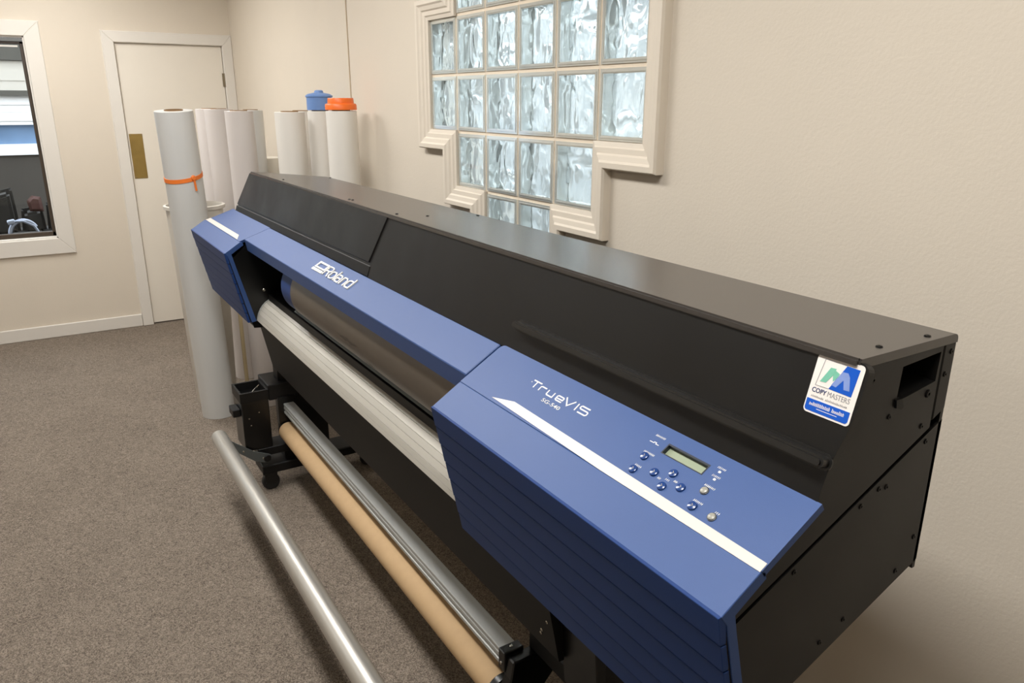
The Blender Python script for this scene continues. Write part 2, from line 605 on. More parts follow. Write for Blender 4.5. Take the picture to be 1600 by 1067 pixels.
# stepped glass block opening in the right wall
GX0, GP, GZ = -2.757, 0.205, 0.1965
ZR = [2.2330, 2.0400, 1.8435, 1.6470, 1.4505, 1.2540, 1.0575]
rows = [(2, 4), (1, 5), (0, 6), (0, 6), (1, 5), (2, 4)]
def gx(i):
    return GX0 + GP * i
outl = []
for k, (a, b) in enumerate(rows):                 # right side, downwards
    outl += [(gx(b), ZR[k]), (gx(b), ZR[k + 1])]
for k in range(5, -1, -1):                        # left side, upwards
    a = rows[k][0]
    outl += [(gx(a), ZR[k + 1]), (gx(a), ZR[k])]
cl = []
for p in outl:
    if not cl or (abs(cl[-1][0] - p[0]) + abs(cl[-1][1] - p[1])) > 1e-6:
        cl.append(p)
outl = [p for i, p in enumerate(cl) if not ((cl[i - 1][0] == p[0] == cl[(i + 1) % len(cl)][0]) or (cl[i - 1][1] == p[1] == cl[(i + 1) % len(cl)][1]))]
PY = lambda x, z, h: Vector((x, YR + h, z))
wr = plate('wall_right', [[(XF, 0), (XN, 0), (XN, ZC), (XF, ZC)], outl], PY, 0, 0.12, 'wall')
struct(wr, 'beige textured wall holding the stepped glass block window', 'wall')
tr = box('trim_1', -3.618, -3.610, YR - 0.004, YR, 0.09, ZC, 'seam', bevel=0.0015)
struct(tr, 'thin vertical joint line in the beige wall behind the rolls', 'trim')

b = struct(box('baseboard_far', XF, XF + 0.016, YL, 0.538, 0, 0.088, 'trim', bevel=0.004), 'white baseboard under the far window', 'baseboard')
b = struct(box('baseboard_right', XF + 0.03, XN, YR - 0.014, YR, 0, 0.088, 'trim', bevel=0.004), 'white baseboard along the wall behind the printer', 'baseboard')

# ---- far window
w1 = struct_empty('window_1', 'white cased window with dark bronze frame in the far wall', 'window', (XF, (WY0 + WY1) / 2, WZ0))
cw = 0.09
def casing_piece(name, quad, mtl, parent, h=0.018):
    o = plate(name, [quad], lambda y, z, t: Vector((XF + t, y, z)), 0, h, mtl, parent, bevel=0.003)
    return o
y0, y1, z0, z1 = WY0, WY1, WZ0, WZ1
casing_piece('casing', [(y1, z0), (y1 + cw, z0 - cw - .015), (y1 + cw, z1 + cw), (y1, z1)], 'trim', w1)
casing_piece('casing', [(y0, z0), (y0, z1), (y0 - cw, z1 + cw), (y0 - cw, z0 - cw - .015)], 'trim', w1)
casing_piece('casing', [(y0, z1), (y1, z1), (y1 + cw, z1 + cw), (y0 - cw, z1 + cw)], 'trim', w1)
casing_piece('casing', [(y0, z0), (y0 - cw, z0 - cw - .015), (y1 + cw, z0 - cw - .015), (y1, z0)], 'trim', w1)
# jamb lining
for nm, a in (('jamb', (y1 - 0.008, y1, z0, z1)), ('jamb', (y0, y0 + 0.008, z0, z1)), ('jamb', (y0, y1, z1 - 0.008, z1)), ('jamb', (y0, y1, z0, z0 + 0.008))):
    box(nm, XF - 0.10, XF + 0.003, *a, 'trim', w1)
fy0, fy1, fz0, fz1 = y0 + 0.008, y1 - 0.008, z0 + 0.008, z1 - 0.028
for a in ((fy1 - 0.02, fy1, fz0, fz1), (fy0, fy0 + 0.02, fz0, fz1), (fy0, fy1, fz1 - 0.016, fz1), (fy0, fy1, fz0, fz0 + 0.03)):
    box('frame', XF - 0.085, XF - 0.05, *a, 'bronze', w1, bevel=0.003)
box('rail', XF - 0.05, XF - 0.043, fy0, fy1 - 0.03, fz1 - 0.034, fz1 - 0.024, 'trim', w1)
box('pane', XF - 0.071, XF - 0.067, fy0 + 0.015, fy1 - 0.015, fz0 + 0.02, fz1 - 0.01, 'glass', w1)

# ---- door
d1 = struct_empty('door_1', 'plain white door with a brass push plate in the far wall', 'door', (XF, (DY0 + DY1) / 2, 0))
leaf = box('door_leaf', XF - 0.045, XF - 0.005, DY0 + 0.004, DY1 - 0.004, 0.008, DZ1 - 0.004, 'door', d1, bevel=0.002)
cd = 0.068
casing_piece('casing', [(DY0, 0), (DY0, DZ1), (DY0 - cd, DZ1 + cd), (DY0 - cd, 0)], 'trim', d1, 0.02)
casing_piece('casing', [(DY1, 0), (YR - 0.001, 0), (YR - 0.001, DZ1 + cd), (DY1, DZ1)], 'trim', d1, 0.02)
casing_piece('casing', [(DY0, DZ1), (DY1, DZ1), (YR - 0.001, DZ1 + cd), (DY0 - cd, DZ1 + cd)], 'trim', d1, 0.02)
for a in ((DY0 - 0.001, DY0 + 0.012, 0, DZ1), (DY1 - 0.012, DY1 + 0.001, 0, DZ1), (DY0, DY1, DZ1 - 0.012, DZ1)):
    box('door_stop', XF - 0.06, XF - 0.047, *a, 'trim', d1)
pp = box('push_plate', XF - 0.005, XF - 0.002, 0.622, 0.705, 1.038, 1.335, 'brass', d1, bevel=0.001)
for yy in (0.63, 0.697):
    for zz in (1.047, 1.326):
        cyl('screw', (XF - 0.002, yy, zz), (XF - 0.0005, yy, zz), 0.0035, 'steel', pp, n=10)
for zz in (1.69, 0.25):
    h = cyl('hinge', (XF + 0.004, DY1 - 0.001, zz - 0.045), (XF + 0.004, DY1 - 0.001, zz + 0.045), 0.007, 'steel', d1, n=12)
    box('hinge_leaf', XF - 0.004, XF + 0.003, DY1 - 0.016, DY1 + 0.002, zz - 0.045, zz + 0.045, 'steel', h)

# ---- glass block window
w2 = struct_empty('window_2', 'stepped glass block window with cream moulded frame', 'window', (-2.142, YR, 1.0575))
mort = bmesh.new()
J = 0.0055
for k, (a, b2) in enumerate(rows):
    for i in range(a, b2 + 1):
        bx(mort, gx(i) - J, gx(i) + J, YR + 0.004, YR + 0.062, ZR[k + 1], ZR[k])
for k in range(7):
    ra = rows[max(0, k - 1)]; rb = rows[min(5, k)]
    bx(mort, gx(min(ra[0], rb[0])), gx(max(ra[1], rb[1])), YR + 0.0035, YR + 0.0625, ZR[k] - J, ZR[k] + J)
obj('mortar', mort, 'mortar', w2)
gw, gh = GP - 2 * J, GZ - 2 * J

def frame_ring(bm, w, h, t, y0_, y1_):
    """rectangular ring of outer size w x h, border t, between depths"""
    o = [(-w / 2, -h / 2), (w / 2, -h / 2), (w / 2, h / 2), (-w / 2, h / 2)]
    i = [(x * (1 - 2 * t / w), z * (1 - 2 * t / h)) for x, z in o]
    plate_bm([o, i], lambda x, z, d: Vector((x, d, z)), y0_, y1_, bm)
def block_shell():
    bm = bmesh.new()
    frame_ring(bm, gw, gh, 0.006, 0.006, 0.060)          # side walls
    frame_ring(bm, gw, gh, 0.013, 0.0, 0.008)            # front rim
    frame_ring(bm, gw - 0.012, gh - 0.012, 0.004, -0.002, 0.004)
    bmesh.ops.recalc_face_normals(bm, faces=bm.faces)
    me = bpy.data.meshes.new('glass_block')
    bm.to_mesh(me); bm.free()
    me.materials.append(M['glass_r'])
    return me
def wavy_mesh(seed, amp=0.011, y0_=0.046, y1_=0.0575, mname='back_pane', mm='glass_w'):
    from mathutils import noise
    bm = bmesh.new()
    n = 44
    W, Hh = gw - 0.012, gh - 0.012
    off = Vector((seed * 3.1, seed * 7.7, seed * 1.3))
    g = []
    for i in range(n + 1):
        r = []
        for j in range(n + 1):
            x = (i / n - 0.5) * W
            z = (j / n - 0.5) * Hh
            q = Vector((x * 27, z * 17, 0)) + off
            q += 1.7 * Vector((noise.noise(q * 0.6 + Vector((5, 0, 0))), noise.noise(q * 0.6 + Vector((0, 9, 0))), 0))
            d = amp * (noise.noise(q) + 0.3 * noise.noise(q * 2.1))
            r.append(bm.verts.new((x, y0_ + d, z)))
        g.append(r)
    back = [[bm.verts.new((x, y1_, z)) for z in (-Hh / 2, Hh / 2)] for x in (-W / 2, W / 2)]
    for i in range(n):
        for j in range(n):
            bm.faces.new((g[i][j], g[i + 1][j], g[i + 1][j + 1], g[i][j + 1]))
    bm.faces.new((back[0][0], back[0][1], back[1][1], back[1][0]))
    bm.faces.new([g[i][0] for i in range(n + 1)] + [back[1][0], back[0][0]])
    bm.faces.new([g[i][n] for i in range(n + 1)] + [back[1][1], back[0][1]])
    bm.faces.new([g[0][j] for j in range(n + 1)] + [back[0][1], back[0][0]])
    bm.faces.new([g[n][j] for j in range(n + 1)] + [back[1][1], back[1][0]])
    bmesh.ops.recalc_face_normals(bm, faces=bm.faces)
    me = bpy.data.meshes.new(mname)
    bm.to_mesh(me); bm.free()
    me.materials.append(M[mm])
    for p in me.polygons:
        p.use_smooth = len(p.vertices) == 4 and p.area < 1e-3
    return me
shell = block_shell()
waves = [wavy_mesh(s) for s in range(6)]
fronts = [wavy_mesh(s_ + 11, 0.0022, 0.0085, 0.0035, 'front_pane', 'glass_c') for s_ in range(6)]
for k, (a, b2) in enumerate(rows):
    for i in range(a, b2):
        c = Vector((gx(i) + GP / 2, YR, (ZR[k] + ZR[k + 1]) / 2))
        g = link('glass_block', shell, w2, c - wloc(w2))
        g.scale = (1, 1, (ZR[k] - ZR[k + 1] - 2 * J) / gh)
        link('front_pane', fronts[(i * 2 + k * 5) % 6], g)
        link('back_pane', waves[(i * 5 + k * 3) % 6], g)
# moulded casing, one mitred piece per side of the stepped outline
prof = [(-0.004, 0.0), (-0.004, 0.010), (0.008, 0.013), (0.012, 0.017), (0.026, 0.018), (0.031, 0.023), (0.044, 0.026), (0.05, 0.031), (0.064, 0.031), (0.068, 0.024), (0.068, 0.0)]
n = len(outl)
area = sum(outl[i][0] * outl[(i + 1) % n][1] - outl[(i + 1) % n][0] * outl[i][1] for i in range(n))
sgn = 1 if area > 0 else -1
def seg_n(i):
    p, q = outl[i % n], outl[(i + 1) % n]
    d = Vector((q[0] - p[0], q[1] - p[1])).normalized()
    return Vector((d.y, -d.x)) * sgn
for i in range(n):
    bm = bmesh.new()
    n0, n1, n2 = seg_n(i - 1), seg_n(i), seg_n(i + 1)
    A, B = Vector(outl[i]), Vector(outl[(i + 1) % n])
    ra = [Vector((A.x + (n0 + n1).x * o, YR - h, A.y + (n0 + n1).y * o)) for o, h in prof]
    rb = [Vector((B.x + (n1 + n2).x * o, YR - h, B.y + (n1 + n2).y * o)) for o, h in prof]
    sweep_rings(bm, [ra, rb])
    obj('casing', bm, 'casing', w2)

# ------------------------------------------------------------------ ceiling lights (the room's lamps)
def troffer(x, y, label, rot=False, power=LAMP_W, lx=1.2, ly=0.3):
    t = thing('ceiling_light', label, 'ceiling light', (x, y, ZC), 'fluorescent ceiling troffers')
    if rot:
        lx, ly = ly, lx
    bm = bmesh.new()
    plate_bm([[(x - lx / 2 - .02, y - ly / 2 - .02), (x + lx / 2 + .02, y - ly / 2 - .02), (x + lx / 2 + .02, y + ly / 2 + .02), (x - lx / 2 - .02, y + ly / 2 + .02)],
              [(x - lx / 2, y - ly / 2), (x + lx / 2, y - ly / 2), (x + lx / 2, y + ly / 2), (x - lx / 2, y + ly / 2)]],
             lambda u, v, h: Vector((u, v, ZC - h)), 0, 0.03, bm)
    obj('frame', bm, 'trim', t)
    box('diffuser', x - lx / 2, x + lx / 2, y - ly / 2, y + ly / 2, ZC - 0.02, ZC - 0.012, 'diff', t)
    ld = bpy.data.lights.new('troffer_lamp', 'AREA')
    ld.shape = 'RECTANGLE'
    ld.size, ld.size_y = lx, ly
    ld.energy = power
    ld.color = LAMP_C
    lo = bpy.data.objects.new('troffer_lamp', ld)
    COL.objects.link(lo)
    lo.parent = t
    lo.location = (0, 0, -0.032)
    return t
troffer(-4.7, 0.15, 'ceiling light over the standing media rolls')
troffer(-2.6, 0.15, 'ceiling light over the middle of the printer')
troffer(-0.5, 0.15, 'ceiling light over the control panel end of the printer')
troffer(-4.2, -2.2, 'ceiling light over the open carpet far from the printer', power=LAMP_W * 0.45)
troffer(-1.2, -2.2, 'ceiling light over the open carpet beside the viewer', power=LAMP_W * 0.2)

# ------------------------------------------------------------------ outside
gnd = struct(box('ground', -16, 6, -14, 14, -0.35, -0.2, 'x_ground'), 'grey asphalt ground outside the building', 'ground')
XB = -9.5
nb = thing('white_building', 'white building with blue strip window seen through the far window', 'building', (XB, -1, -0.2))
box('dark_base', XB - 0.5, XB, -6, 4, -0.2, 1.012, 'x_dark', nb)
box('lower_cladding', XB - 0.5, XB + 0.03, -6, 4, 1.012, 1.119, 'x_white', nb)
box('strip_window', XB - 0.5, XB - 0.03, -6, 4, 1.119, 1.308, 'x_glass', nb)
for i in range(13):
    yy = -6 + i * 0.8
    box('mullion', XB - 0.03, XB - 0.01, yy, yy + 0.04, 1.119, 1.308, 'x_white', nb)
for i, (a, c) in enumerate(((1.308, 1.343), (1.345, 1.43), (1.432, 1.50), (1.502, 1.587))):
    box('cladding_board', XB - 0.5, XB + 0.02 + 0.01 * (i % 2), -6, 4, a, c, 'x_white', nb)
box('gutter', XB - 0.5, XB + 0.08, -6, 4, 1.587, 1.64, 'x_eave', nb)
for i in range(3):
    box('siding_board', XB - 0.5, XB + 0.02 + 0.008 * (i % 2), -6, 4, 1.64 + i * 0.094, 1.64 + (i + 1) * 0.094, 'x_beige', nb)
box('eave', XB - 0.5, XB + 0.06, -6, 4, 1.925, 2.6, 'x_eave', nb)
fa = thing('backdrop_building', 'made-up pale grey backdrop building outside the glass block window', 'building', (-4, 5, -0.2))  # added backdrop, its grey wall gives the refracting blocks tonal contrast
box('wall', -14, 6, 5, 5.4, -0.2, 2.6, 'x_grey', fa)
box('plinth', -14, 6, 4.96, 5, -0.2, 0.3, 'x_dark', fa)
box('roof_edge', -14, 6, 4.9, 5.4, 2.6, 2.7, 'x_white', fa)
for i in range(9):
    box('window_panel', -13 + i * 2.0, -12.1 + i * 2.0, 4.97, 5.0, 1.2, 2.4, 'x_white', fa)
# things lying outside against the far window
ar = bmesh.new()
pts = []
for i in range(15):
    t = math.radians(175 - i * 10.5)
    pts.append((-6.42, -0.085 + 0.085 * math.cos(t), 0.645 + 0.095 * math.sin(t)))
tube_path_bm(pts, 0.014, 10, ar)
arm = thing('chair_arm', 'curved silvery blue chair arm beyond the far window', 'chair arm', (-6.42, -0.085, 0.4))
obj('arm_tube', ar, 'x_silver', arm, smooth=40)
cyl('arm_pad', (-6.40, -0.175, 0.733), (-6.40, -0.13, 0.74), 0.018, 'x_silver', arm, n=16, bevel=0.004)
obj('arm_link', tube_path_bm([(-6.41, -0.14, 0.738), (-6.41, -0.08, 0.735), (-6.41, -0.02, 0.70), (-6.41, 0.0, 0.655)], 0.009, 8), 'x_silver', arm, smooth=40)
ps = bmesh.new()
bx(ps, -6.45, -6.39, -0.18, 0.02, -0.2, 0.655)
obj('arm_post', ps, 'x_clut', arm)
bench = thing('dark_workbench', 'dark cluttered workbench outside the far window', 'workbench', (-6.8, -0.4, -0.2))
box('bench_top', -7.1, -6.5, -1.6, 0.6, 0.55, 0.6, 'x_clut', bench)
for yy in (-1.5, 0.5):
    for xx in (-7.05, -6.55):
        box('leg', xx - 0.03, xx + 0.03, yy - 0.03, yy + 0.03, -0.2, 0.55, 'x_clut', bench)
crates = []
for i, (y_, w_, h_) in enumerate(((-0.55, 0.3, 0.22), (-0.21, 0.16, 0.3), (-0.02, 0.12, 0.16), (0.14, 0.1, 0.2))):
    bm = bmesh.new()
    plate_bm([[(y_ - w_ / 2, 0.602), (y_ + w_ / 2, 0.602), (y_ + w_ / 2 * 0.85, 0.6 + h_), (y_ - w_ / 2 * 0.8, 0.6 + h_ * 0.9)]], lambda y, z, h: Vector((-6.95 + h, y, z)), 0, 0.2, bm)
    o = obj('dark_bundle', bm, 'x_clut', None, bevel=0.02, seg=2)
    tag(o, ['widest dark bundle on the workbench outside the far window', 'tallest dark bundle on the workbench outside the far window',
            'low dark bundle on the workbench outside the far window', 'small dark bundle at the right end of the outside workbench'][i], 'bundle', 'bundles on the outside workbench')
o = obj('red_rag', plate_bm([[(-0.02, 0.765), (0.05, 0.76), (0.045, 0.85), (0.0, 0.86), (-0.03, 0.83)]], lambda y, z, h: Vector((-6.8 + h, y, z)), 0, 0.03), 'x_red', None, bevel=0.01)
tag(o, 'small dull red rag on dark bundle outside the far window', 'rag')

# ------------------------------------------------------------------ the printer
PRN = thing('large_format_printer', 'wide blue and black large format printer on a black wheeled stand', 'printer', (-1.85, 0.75, 0))
HA, HB = Vector((0.554, 1.03)), Vector((0.715, 1.128))
ht = (HB - HA).normalized(); hn = Vector((-ht.y, ht.x))
def PH(x, s, h):
    return Vector((x, HA.x + ht.x * s + hn.x * h, HA.y + ht.y * s + hn.y * h))
FA, FB = Vector((0.712, 1.14)), Vector((0.752, 1.287))
ft = (FB - FA).normalized(); fn = Vector((-ft.y, ft.x))
def PF(x, s, h):
    return Vector((x, FA.x + ft.x * s + fn.x * h, FA.y + ft.y * s + fn.y * h))
def PE(y, z, h):
    return Vector((XE + h, y, z))
XE = -0.475                                        # right end
XH = -1.168                                        # left side of the right hood
XL0, XL1 = -3.49, -2.855                           # left hood
# body core
bm = bmesh.new()
plate_bm([[(-3.14, 0.775), (-2.80, 0.932), (-0.63, 0.932), (-0.63, 0.775)]], lambda x, y, h: Vector((x, y, h)), 0.90, 1.275, bm)
obj('body', bm, 'blk', PRN)
plate('rear_panel', [[(-2.79, 0.955), (XE, 0.955), (XE, 1.276), (-2.79, 1.276)]], lambda x, z, h: Vector((x, 0.943 - h, z)), 0, 0.006, 'blk', PRN)
# top cover with clipped rear left corner and rolled front lip
tp = [(0.7515, 1.2765), (0.7515, 1.288), (0.938, 1.288), (0.9415, 1.2868), (0.944, 1.2842), (0.9448, 1.281), (0.9448, 1.2765)]
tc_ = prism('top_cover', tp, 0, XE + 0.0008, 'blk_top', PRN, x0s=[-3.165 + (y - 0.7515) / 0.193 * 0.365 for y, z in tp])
bm = bmesh.new()
bx(bm, -3.163, XE + 0.0008, 0.7465, 0.7545, 1.277, 1.2888)
obj('front_lip', bm, 'blk_top', tc_, bevel=0.003, seg=2)
def screw_mesh(r, h, mtl):
    bm = bmesh.new()
    lathe_bm((0, 0, 0), (0, 0, 1), [(r, -0.001), (r, h * 0.5), (r * 0.75, h), (r * 0.38, h), (r * 0.34, h * 0.25)], 12, bm)
    me = bpy.data.meshes.new('screw')
    bmesh.ops.recalc_face_normals(bm, faces=bm.faces)
    bm.to_mesh(me); bm.free()
    me.materials.append(M[mtl])
    return me
scr_b = screw_mesh(0.0042, 0.0016, 'screw')
scr_c = screw_mesh(0.0045, 0.002, 'chrome')
def place_screw(me, p, nrm, parent, s=1.0):
    o = link('screw', me, parent, Vector(p) - wloc(parent))
    o.rotation_mode = 'QUATERNION'
    o.rotation_quaternion = Vector((0, 0, 1)).rotation_difference(Vector(nrm))
    o.scale = (s, s, s)
    return o
for x, y in ((-2.785, 0.771), (-2.765, 0.936), (-2.123, 0.771), (-2.104, 0.774), (-1.781, 0.768), (-1.711, 0.819), (-1.653, 0.928), (-0.492, 0.809), (-0.487, 0.898)):
    place_screw(scr_b, (x, y, 1.288), (0, 0, 1), tc_)
# sloping front cover of the upper body (left end raked)
o = []
for i in range(6):
    t = math.radians(90 * i / 5)
    o.append((-0.462 - 0.012 * (1 - math.sin(math.pi / 2 - t)), 0.138 + 0.011 * math.sin(t)))
fc = plate('front_cover', [[(-3.30, -0.02), (-0.4755, -0.02), (-0.4735, 0.03), (-0.466, 0.07), (-0.462, 0.1)] + o + [(-3.172, 0.149)]], PF, -0.012, 0, 'blk', PRN)
ac = plate('access_cover', [[(-3.285, 0.0105), (-1.852, 0.0185), (-1.79, 0.1465), (-3.175, 0.1465)]], PF, 0, 0.0035, 'blk', PRN, bevel=0.001)
# ledge below access cover, and moulded handle bar
plate('lower_ledge', [[(-3.30, -0.018), (-1.845, -0.018), (-1.842, 0.010), (-3.295, 0.004)]], PF, 0, 0.0018, 'blk_soft', PRN, bevel=0.001)
hb = bmesh.new()
plate_bm([rrect(-1.134, -0.474, 0.0225, 0.0365, 0.0065, 5)], PF, -0.001, 0.017, hb)
obj('handle_bar', hb, 'bar', PRN, bevel=0.003, seg=2, smooth=40)
# end plates
ZS0, ZS1 = (0.579, 1.004), (0.943, 1.176)
up = [(0.943, 1.179), (0.943, 1.276), (0.7525, 1.276), (0.7125, 1.138), (0.708, 1.1215), (0.70, 1.1085), (0.642, 1.064), (0.578, 1.020), (0.579, 1.0075)]
hole = [(0.836, 1.2635), (0.9135, 1.276 - 0.007), (0.911, 1.231), (0.856, 1.2225), (0.842, 1.221), (0.833, 1.226)]
ue = plate('upper_end_plate', [[(0.917, 1.1675), (0.917, 1.276)] + up[2:], hole], PE, -0.006, 0, 'blk', PRN)
re_ = plate('rear_edge_plate', [[(0.9195, 1.176), (0.944, 1.188), (0.944, 1.277), (0.9195, 1.277)]], PE, -0.006, 0.0005, 'blk', PRN, bevel=0.0015)
le = plate('lower_end_plate', [[(0.579, 1.0005), (0.944, 1.173), (0.944, 0.967), (0.60, 0.827)]], PE, -0.006, 0, 'blk', PRN)
# hand pocket behind the opening
pk = bmesh.new()
P5 = [Vector((XE - 0.006, y, z)) for y, z in hole]
back = [(0.80, 1.262), (0.912, 1.269), (0.910, 1.240), (0.86, 1.2345), (0.83, 1.234), (0.81, 1.237)]
P6 = [Vector((XE - 0.085, y, z)) for y, z in back]
a = [pk.verts.new(p) for p in P5]; b_ = [pk.verts.new(p) for p in P6]
for i in range(6):
    pk.faces.new((a[i], a[(i + 1) % 6], b_[(i + 1) % 6], b_[i]))
pk.faces.new(b_)
obj('hand_pocket', pk, 'blk_soft', PRN)
prism('pocket_latch', [(0.829, 1.2235), (0.84, 1.2235), (0.846, 1.212), (0.842, 1.209), (0.831, 1.213)], XE, XE + 0.003, 'blk_soft', PRN)
for y, z, prt in ((0.935, 1.266, re_), (0.929, 1.237, re_), (0.899, 1.217, ue), (0.779, 1.258, ue), (0.823, 1.203, ue), (0.897, 1.174, ue), (0.914, 1.149, le), (0.827, 1.106, le), (0.842, 1.105, le), (0.794, 1.092, le), (0.681, 1.040, le), (0.927, 1.007, le), (0.897, 0.965, le), (0.794, 0.93, le), (0.751, 0.913, le)):
    place_screw(scr_b, (XE + (0.0005 if prt is re_ else 0), y, z), (1, 0, 0), prt, 1.3 if (y, z) == (0.899, 1.217) else 0.9)
# inner housings under the hoods
hous = [(0.585, 1.005), (0.70, 1.108), (0.775, 1.12), (0.93, 1.12), (0.93, 0.962), (0.70, 0.869), (0.66, 0.765), (0.632, 0.765), (0.60, 0.83)]
prism('right_housing', hous, XH + 0.004, XE - 0.008, 'blk_soft', PRN)
prism('left_housing', [(0.585, 1.005), (0.70, 1.108), (0.76, 1.12), (0.80, 1.12), (0.80, 0.90), (0.75, 0.775), (0.66, 0.738), (0.635, 0.742), (0.60, 0.83)], -3.26, XL1 - 0.012, 'blk_soft', PRN)
inner = prism('inner_side_panel', [(0.585, 1.010), (0.70, 1.112), (0.84, 1.112), (0.84, 0.84), (0.75, 0.765), (0.67, 0.735), (0.635, 0.738), (0.605, 0.85)], XL1 - 0.012, XL1 - 0.006, 'blk_gloss', PRN)
place_screw(scr_c, (XL1 - 0.006, 0.685, 0.879), (1, 0, 0), inner, 1.3)
prism('print_cavity', [(0.708, 1.10), (0.735, 1.02), (0.80, 0.86), (0.93, 0.86), (0.93, 1.12), (0.72, 1.12)], XL1 - 0.02, XH + 0.01, 'blk_soft', PRN)

# hoods ------------------------------------------------------------
def slat_line(i, N=7):
    f_ = i / N
    return (0.554 + 0.061 * f_, 1.03 - 0.268 * f_)
def hood(name, x0, x1, N=7):
    h = bmesh.new()
    # L shaped shell: top plate below the stripe and inner front wall
    pts = [PH(0, 0.003, -0.001), PH(0, 0.071, 0.0), PH(0, 0.0765, -0.006), PH(0, 0.0745, -0.016), PH(0, 0.02, -0.0185)]
    poly = [(p.y, p.z) for p in pts] + [(0.586, 1.00), (0.645, 0.765), (0.6275, 0.7615), (0.568, 1.016)]
    o = obj(name, prism_bm(poly, x0, x1), 'blue', PRN, bevel=0.0008)
    for i in range(N):
        ya, za = slat_line(i, N); yb, zb = slat_line(i + 1, N)
        za -= 0.0022
        if i == 0:
            p0 = PH(0, 0, 0.0)
            poly = [(p0.y, p0.z), (p0.y + 0.0073, zb), (yb + 0.0075, zb), (yb + 0.0075, zb + 0.004), (p0.y + 0.012, p0.z + 0.004)]
        else:
            poly = [(ya, za), (ya + 0.0073, zb), (yb + 0.0075, zb), (yb + 0.0075, zb + 0.004), (ya + 0.0085, za)]
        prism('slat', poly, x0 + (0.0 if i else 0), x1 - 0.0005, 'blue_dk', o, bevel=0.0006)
    prism('slat_shadow_backing', [(0.566, 1.012), (0.6235, 0.763), (0.627, 0.763), (0.570, 1.012)], x0 + 0.001, x1 - 0.002, 'blk_soft', o)  # black sheet showing in the gaps, stands in for shadow under each slat
    return o
RH = hood('right_hood', XH, XE + 0.006)
LH = hood('left_hood', XL0, XL1)
# upper panels (one plane above the stripe)
SB = 0.0835
arc = [(XH + 0.012 - 0.012 * math.cos(math.radians(t)) , 0.168 + 0.012 * math.sin(math.radians(t))) for t in (0, 30, 60, 90)]
lcd = [(-0.6965, 0.1406), (-0.6215, 0.1406), (-0.6215, 0.157), (-0.6965, 0.157)]
cp = plate('control_panel', [[(XH, 0.0722), (XE + 0.006, 0.0722), (XE + 0.006, 0.180)] + arc[::-1], lcd], PH, -0.010, 0.0, 'blue', PRN)
lp = plate('left_panel', [[(XL0 + 0.02, 0.0722), (-2.867, 0.0722), (-2.772, 0.180), (XL0 + 0.14, 0.180)]], PH, -0.010, 0.0, 'blue', PRN)
# centre hood
ch = bmesh.new()
pz = [PH(0, 0.0885, 0.0005), PH(0, 0.1765, 0.0005), PH(0, 0.1765, -0.014), PH(0, 0.11, -0.016)]
prism_bm([(p.y, p.z) for p in pz] + [(0.646, 1.036), (0.6365, 1.034)], XL1 + 0.02, XH - 0.006, ch, x0s=[-2.850, -2.7725, -2.7725, -2.84, -2.850, -2.850])
obj('centre_hood', ch, 'blue', PRN, bevel=0.0015)
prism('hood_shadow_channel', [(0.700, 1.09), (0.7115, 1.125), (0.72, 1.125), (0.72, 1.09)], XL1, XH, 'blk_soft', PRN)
# stripes
plate('white_stripe', [[(-1.062, 0.0785), (-0.754, 0.0712), (XE + 0.005, 0.0705), (XE + 0.005, SB), (-1.007, 0.0925)]], PH, 0, 0.0008, 'stripe', RH)
plate('white_stripe', [[(XL0 + 0.012, 0.0735), (-2.907, 0.0735), (-2.944, 0.0925), (XL0 + 0.04, 0.0915)]], PH, 0, 0.0008, 'stripe', LH)
# lettering
TRUEVIS = [
  [(-1.0158,0.1457),(-0.9928,0.1457)],
  [(-1.0050,0.1455),(-1.0040,0.1322)],
  [(-0.9885,0.1322),(-0.9893,0.1405),(-0.9866,0.1420),(-0.9740,0.1420)],
  [(-0.9670,0.1425),(-0.9662,0.1340),(-0.9640,0.1325),(-0.9495,0.1325),(-0.9506,0.1427)],
  [(-0.9400,0.1366),(-0.9238,0.1366),(-0.9239,0.1407),(-0.9262,0.1418),(-0.9390,0.1418),(-0.9410,0.1400),(-0.9402,0.1336),(-0.9373,0.1324),(-0.9228,0.1324)],
  [(-0.9215,0.1462),(-0.9080,0.1326),(-0.8974,0.1462)],
  [(-0.8890,0.1461),(-0.8874,0.1322)],
  [(-0.8602,0.1454),(-0.8795,0.1454),(-0.8814,0.1435),(-0.8810,0.1408),(-0.8785,0.1396),(-0.8612,0.1396),(-0.8590,0.1380),(-0.8588,0.1342),(-0.8612,0.1324),(-0.8795,0.1324)],
]
for st in TRUEVIS:
    obj('letter', stroke_bm(st, 0.0024, PH, 0, 0.0004), 'print', cp)
obj('letter', stroke_bm([(-1.0185, 0.1405), (-1.0165, 0.1405)], 0.0018, PH, 0, 0.0004), 'print', cp)
obj('lettering', text_bm('SG-540', -0.9625, 0.1180, 0.049, 0.0072, PH, 0, 0.0004, bold=0.012), 'print', cp)
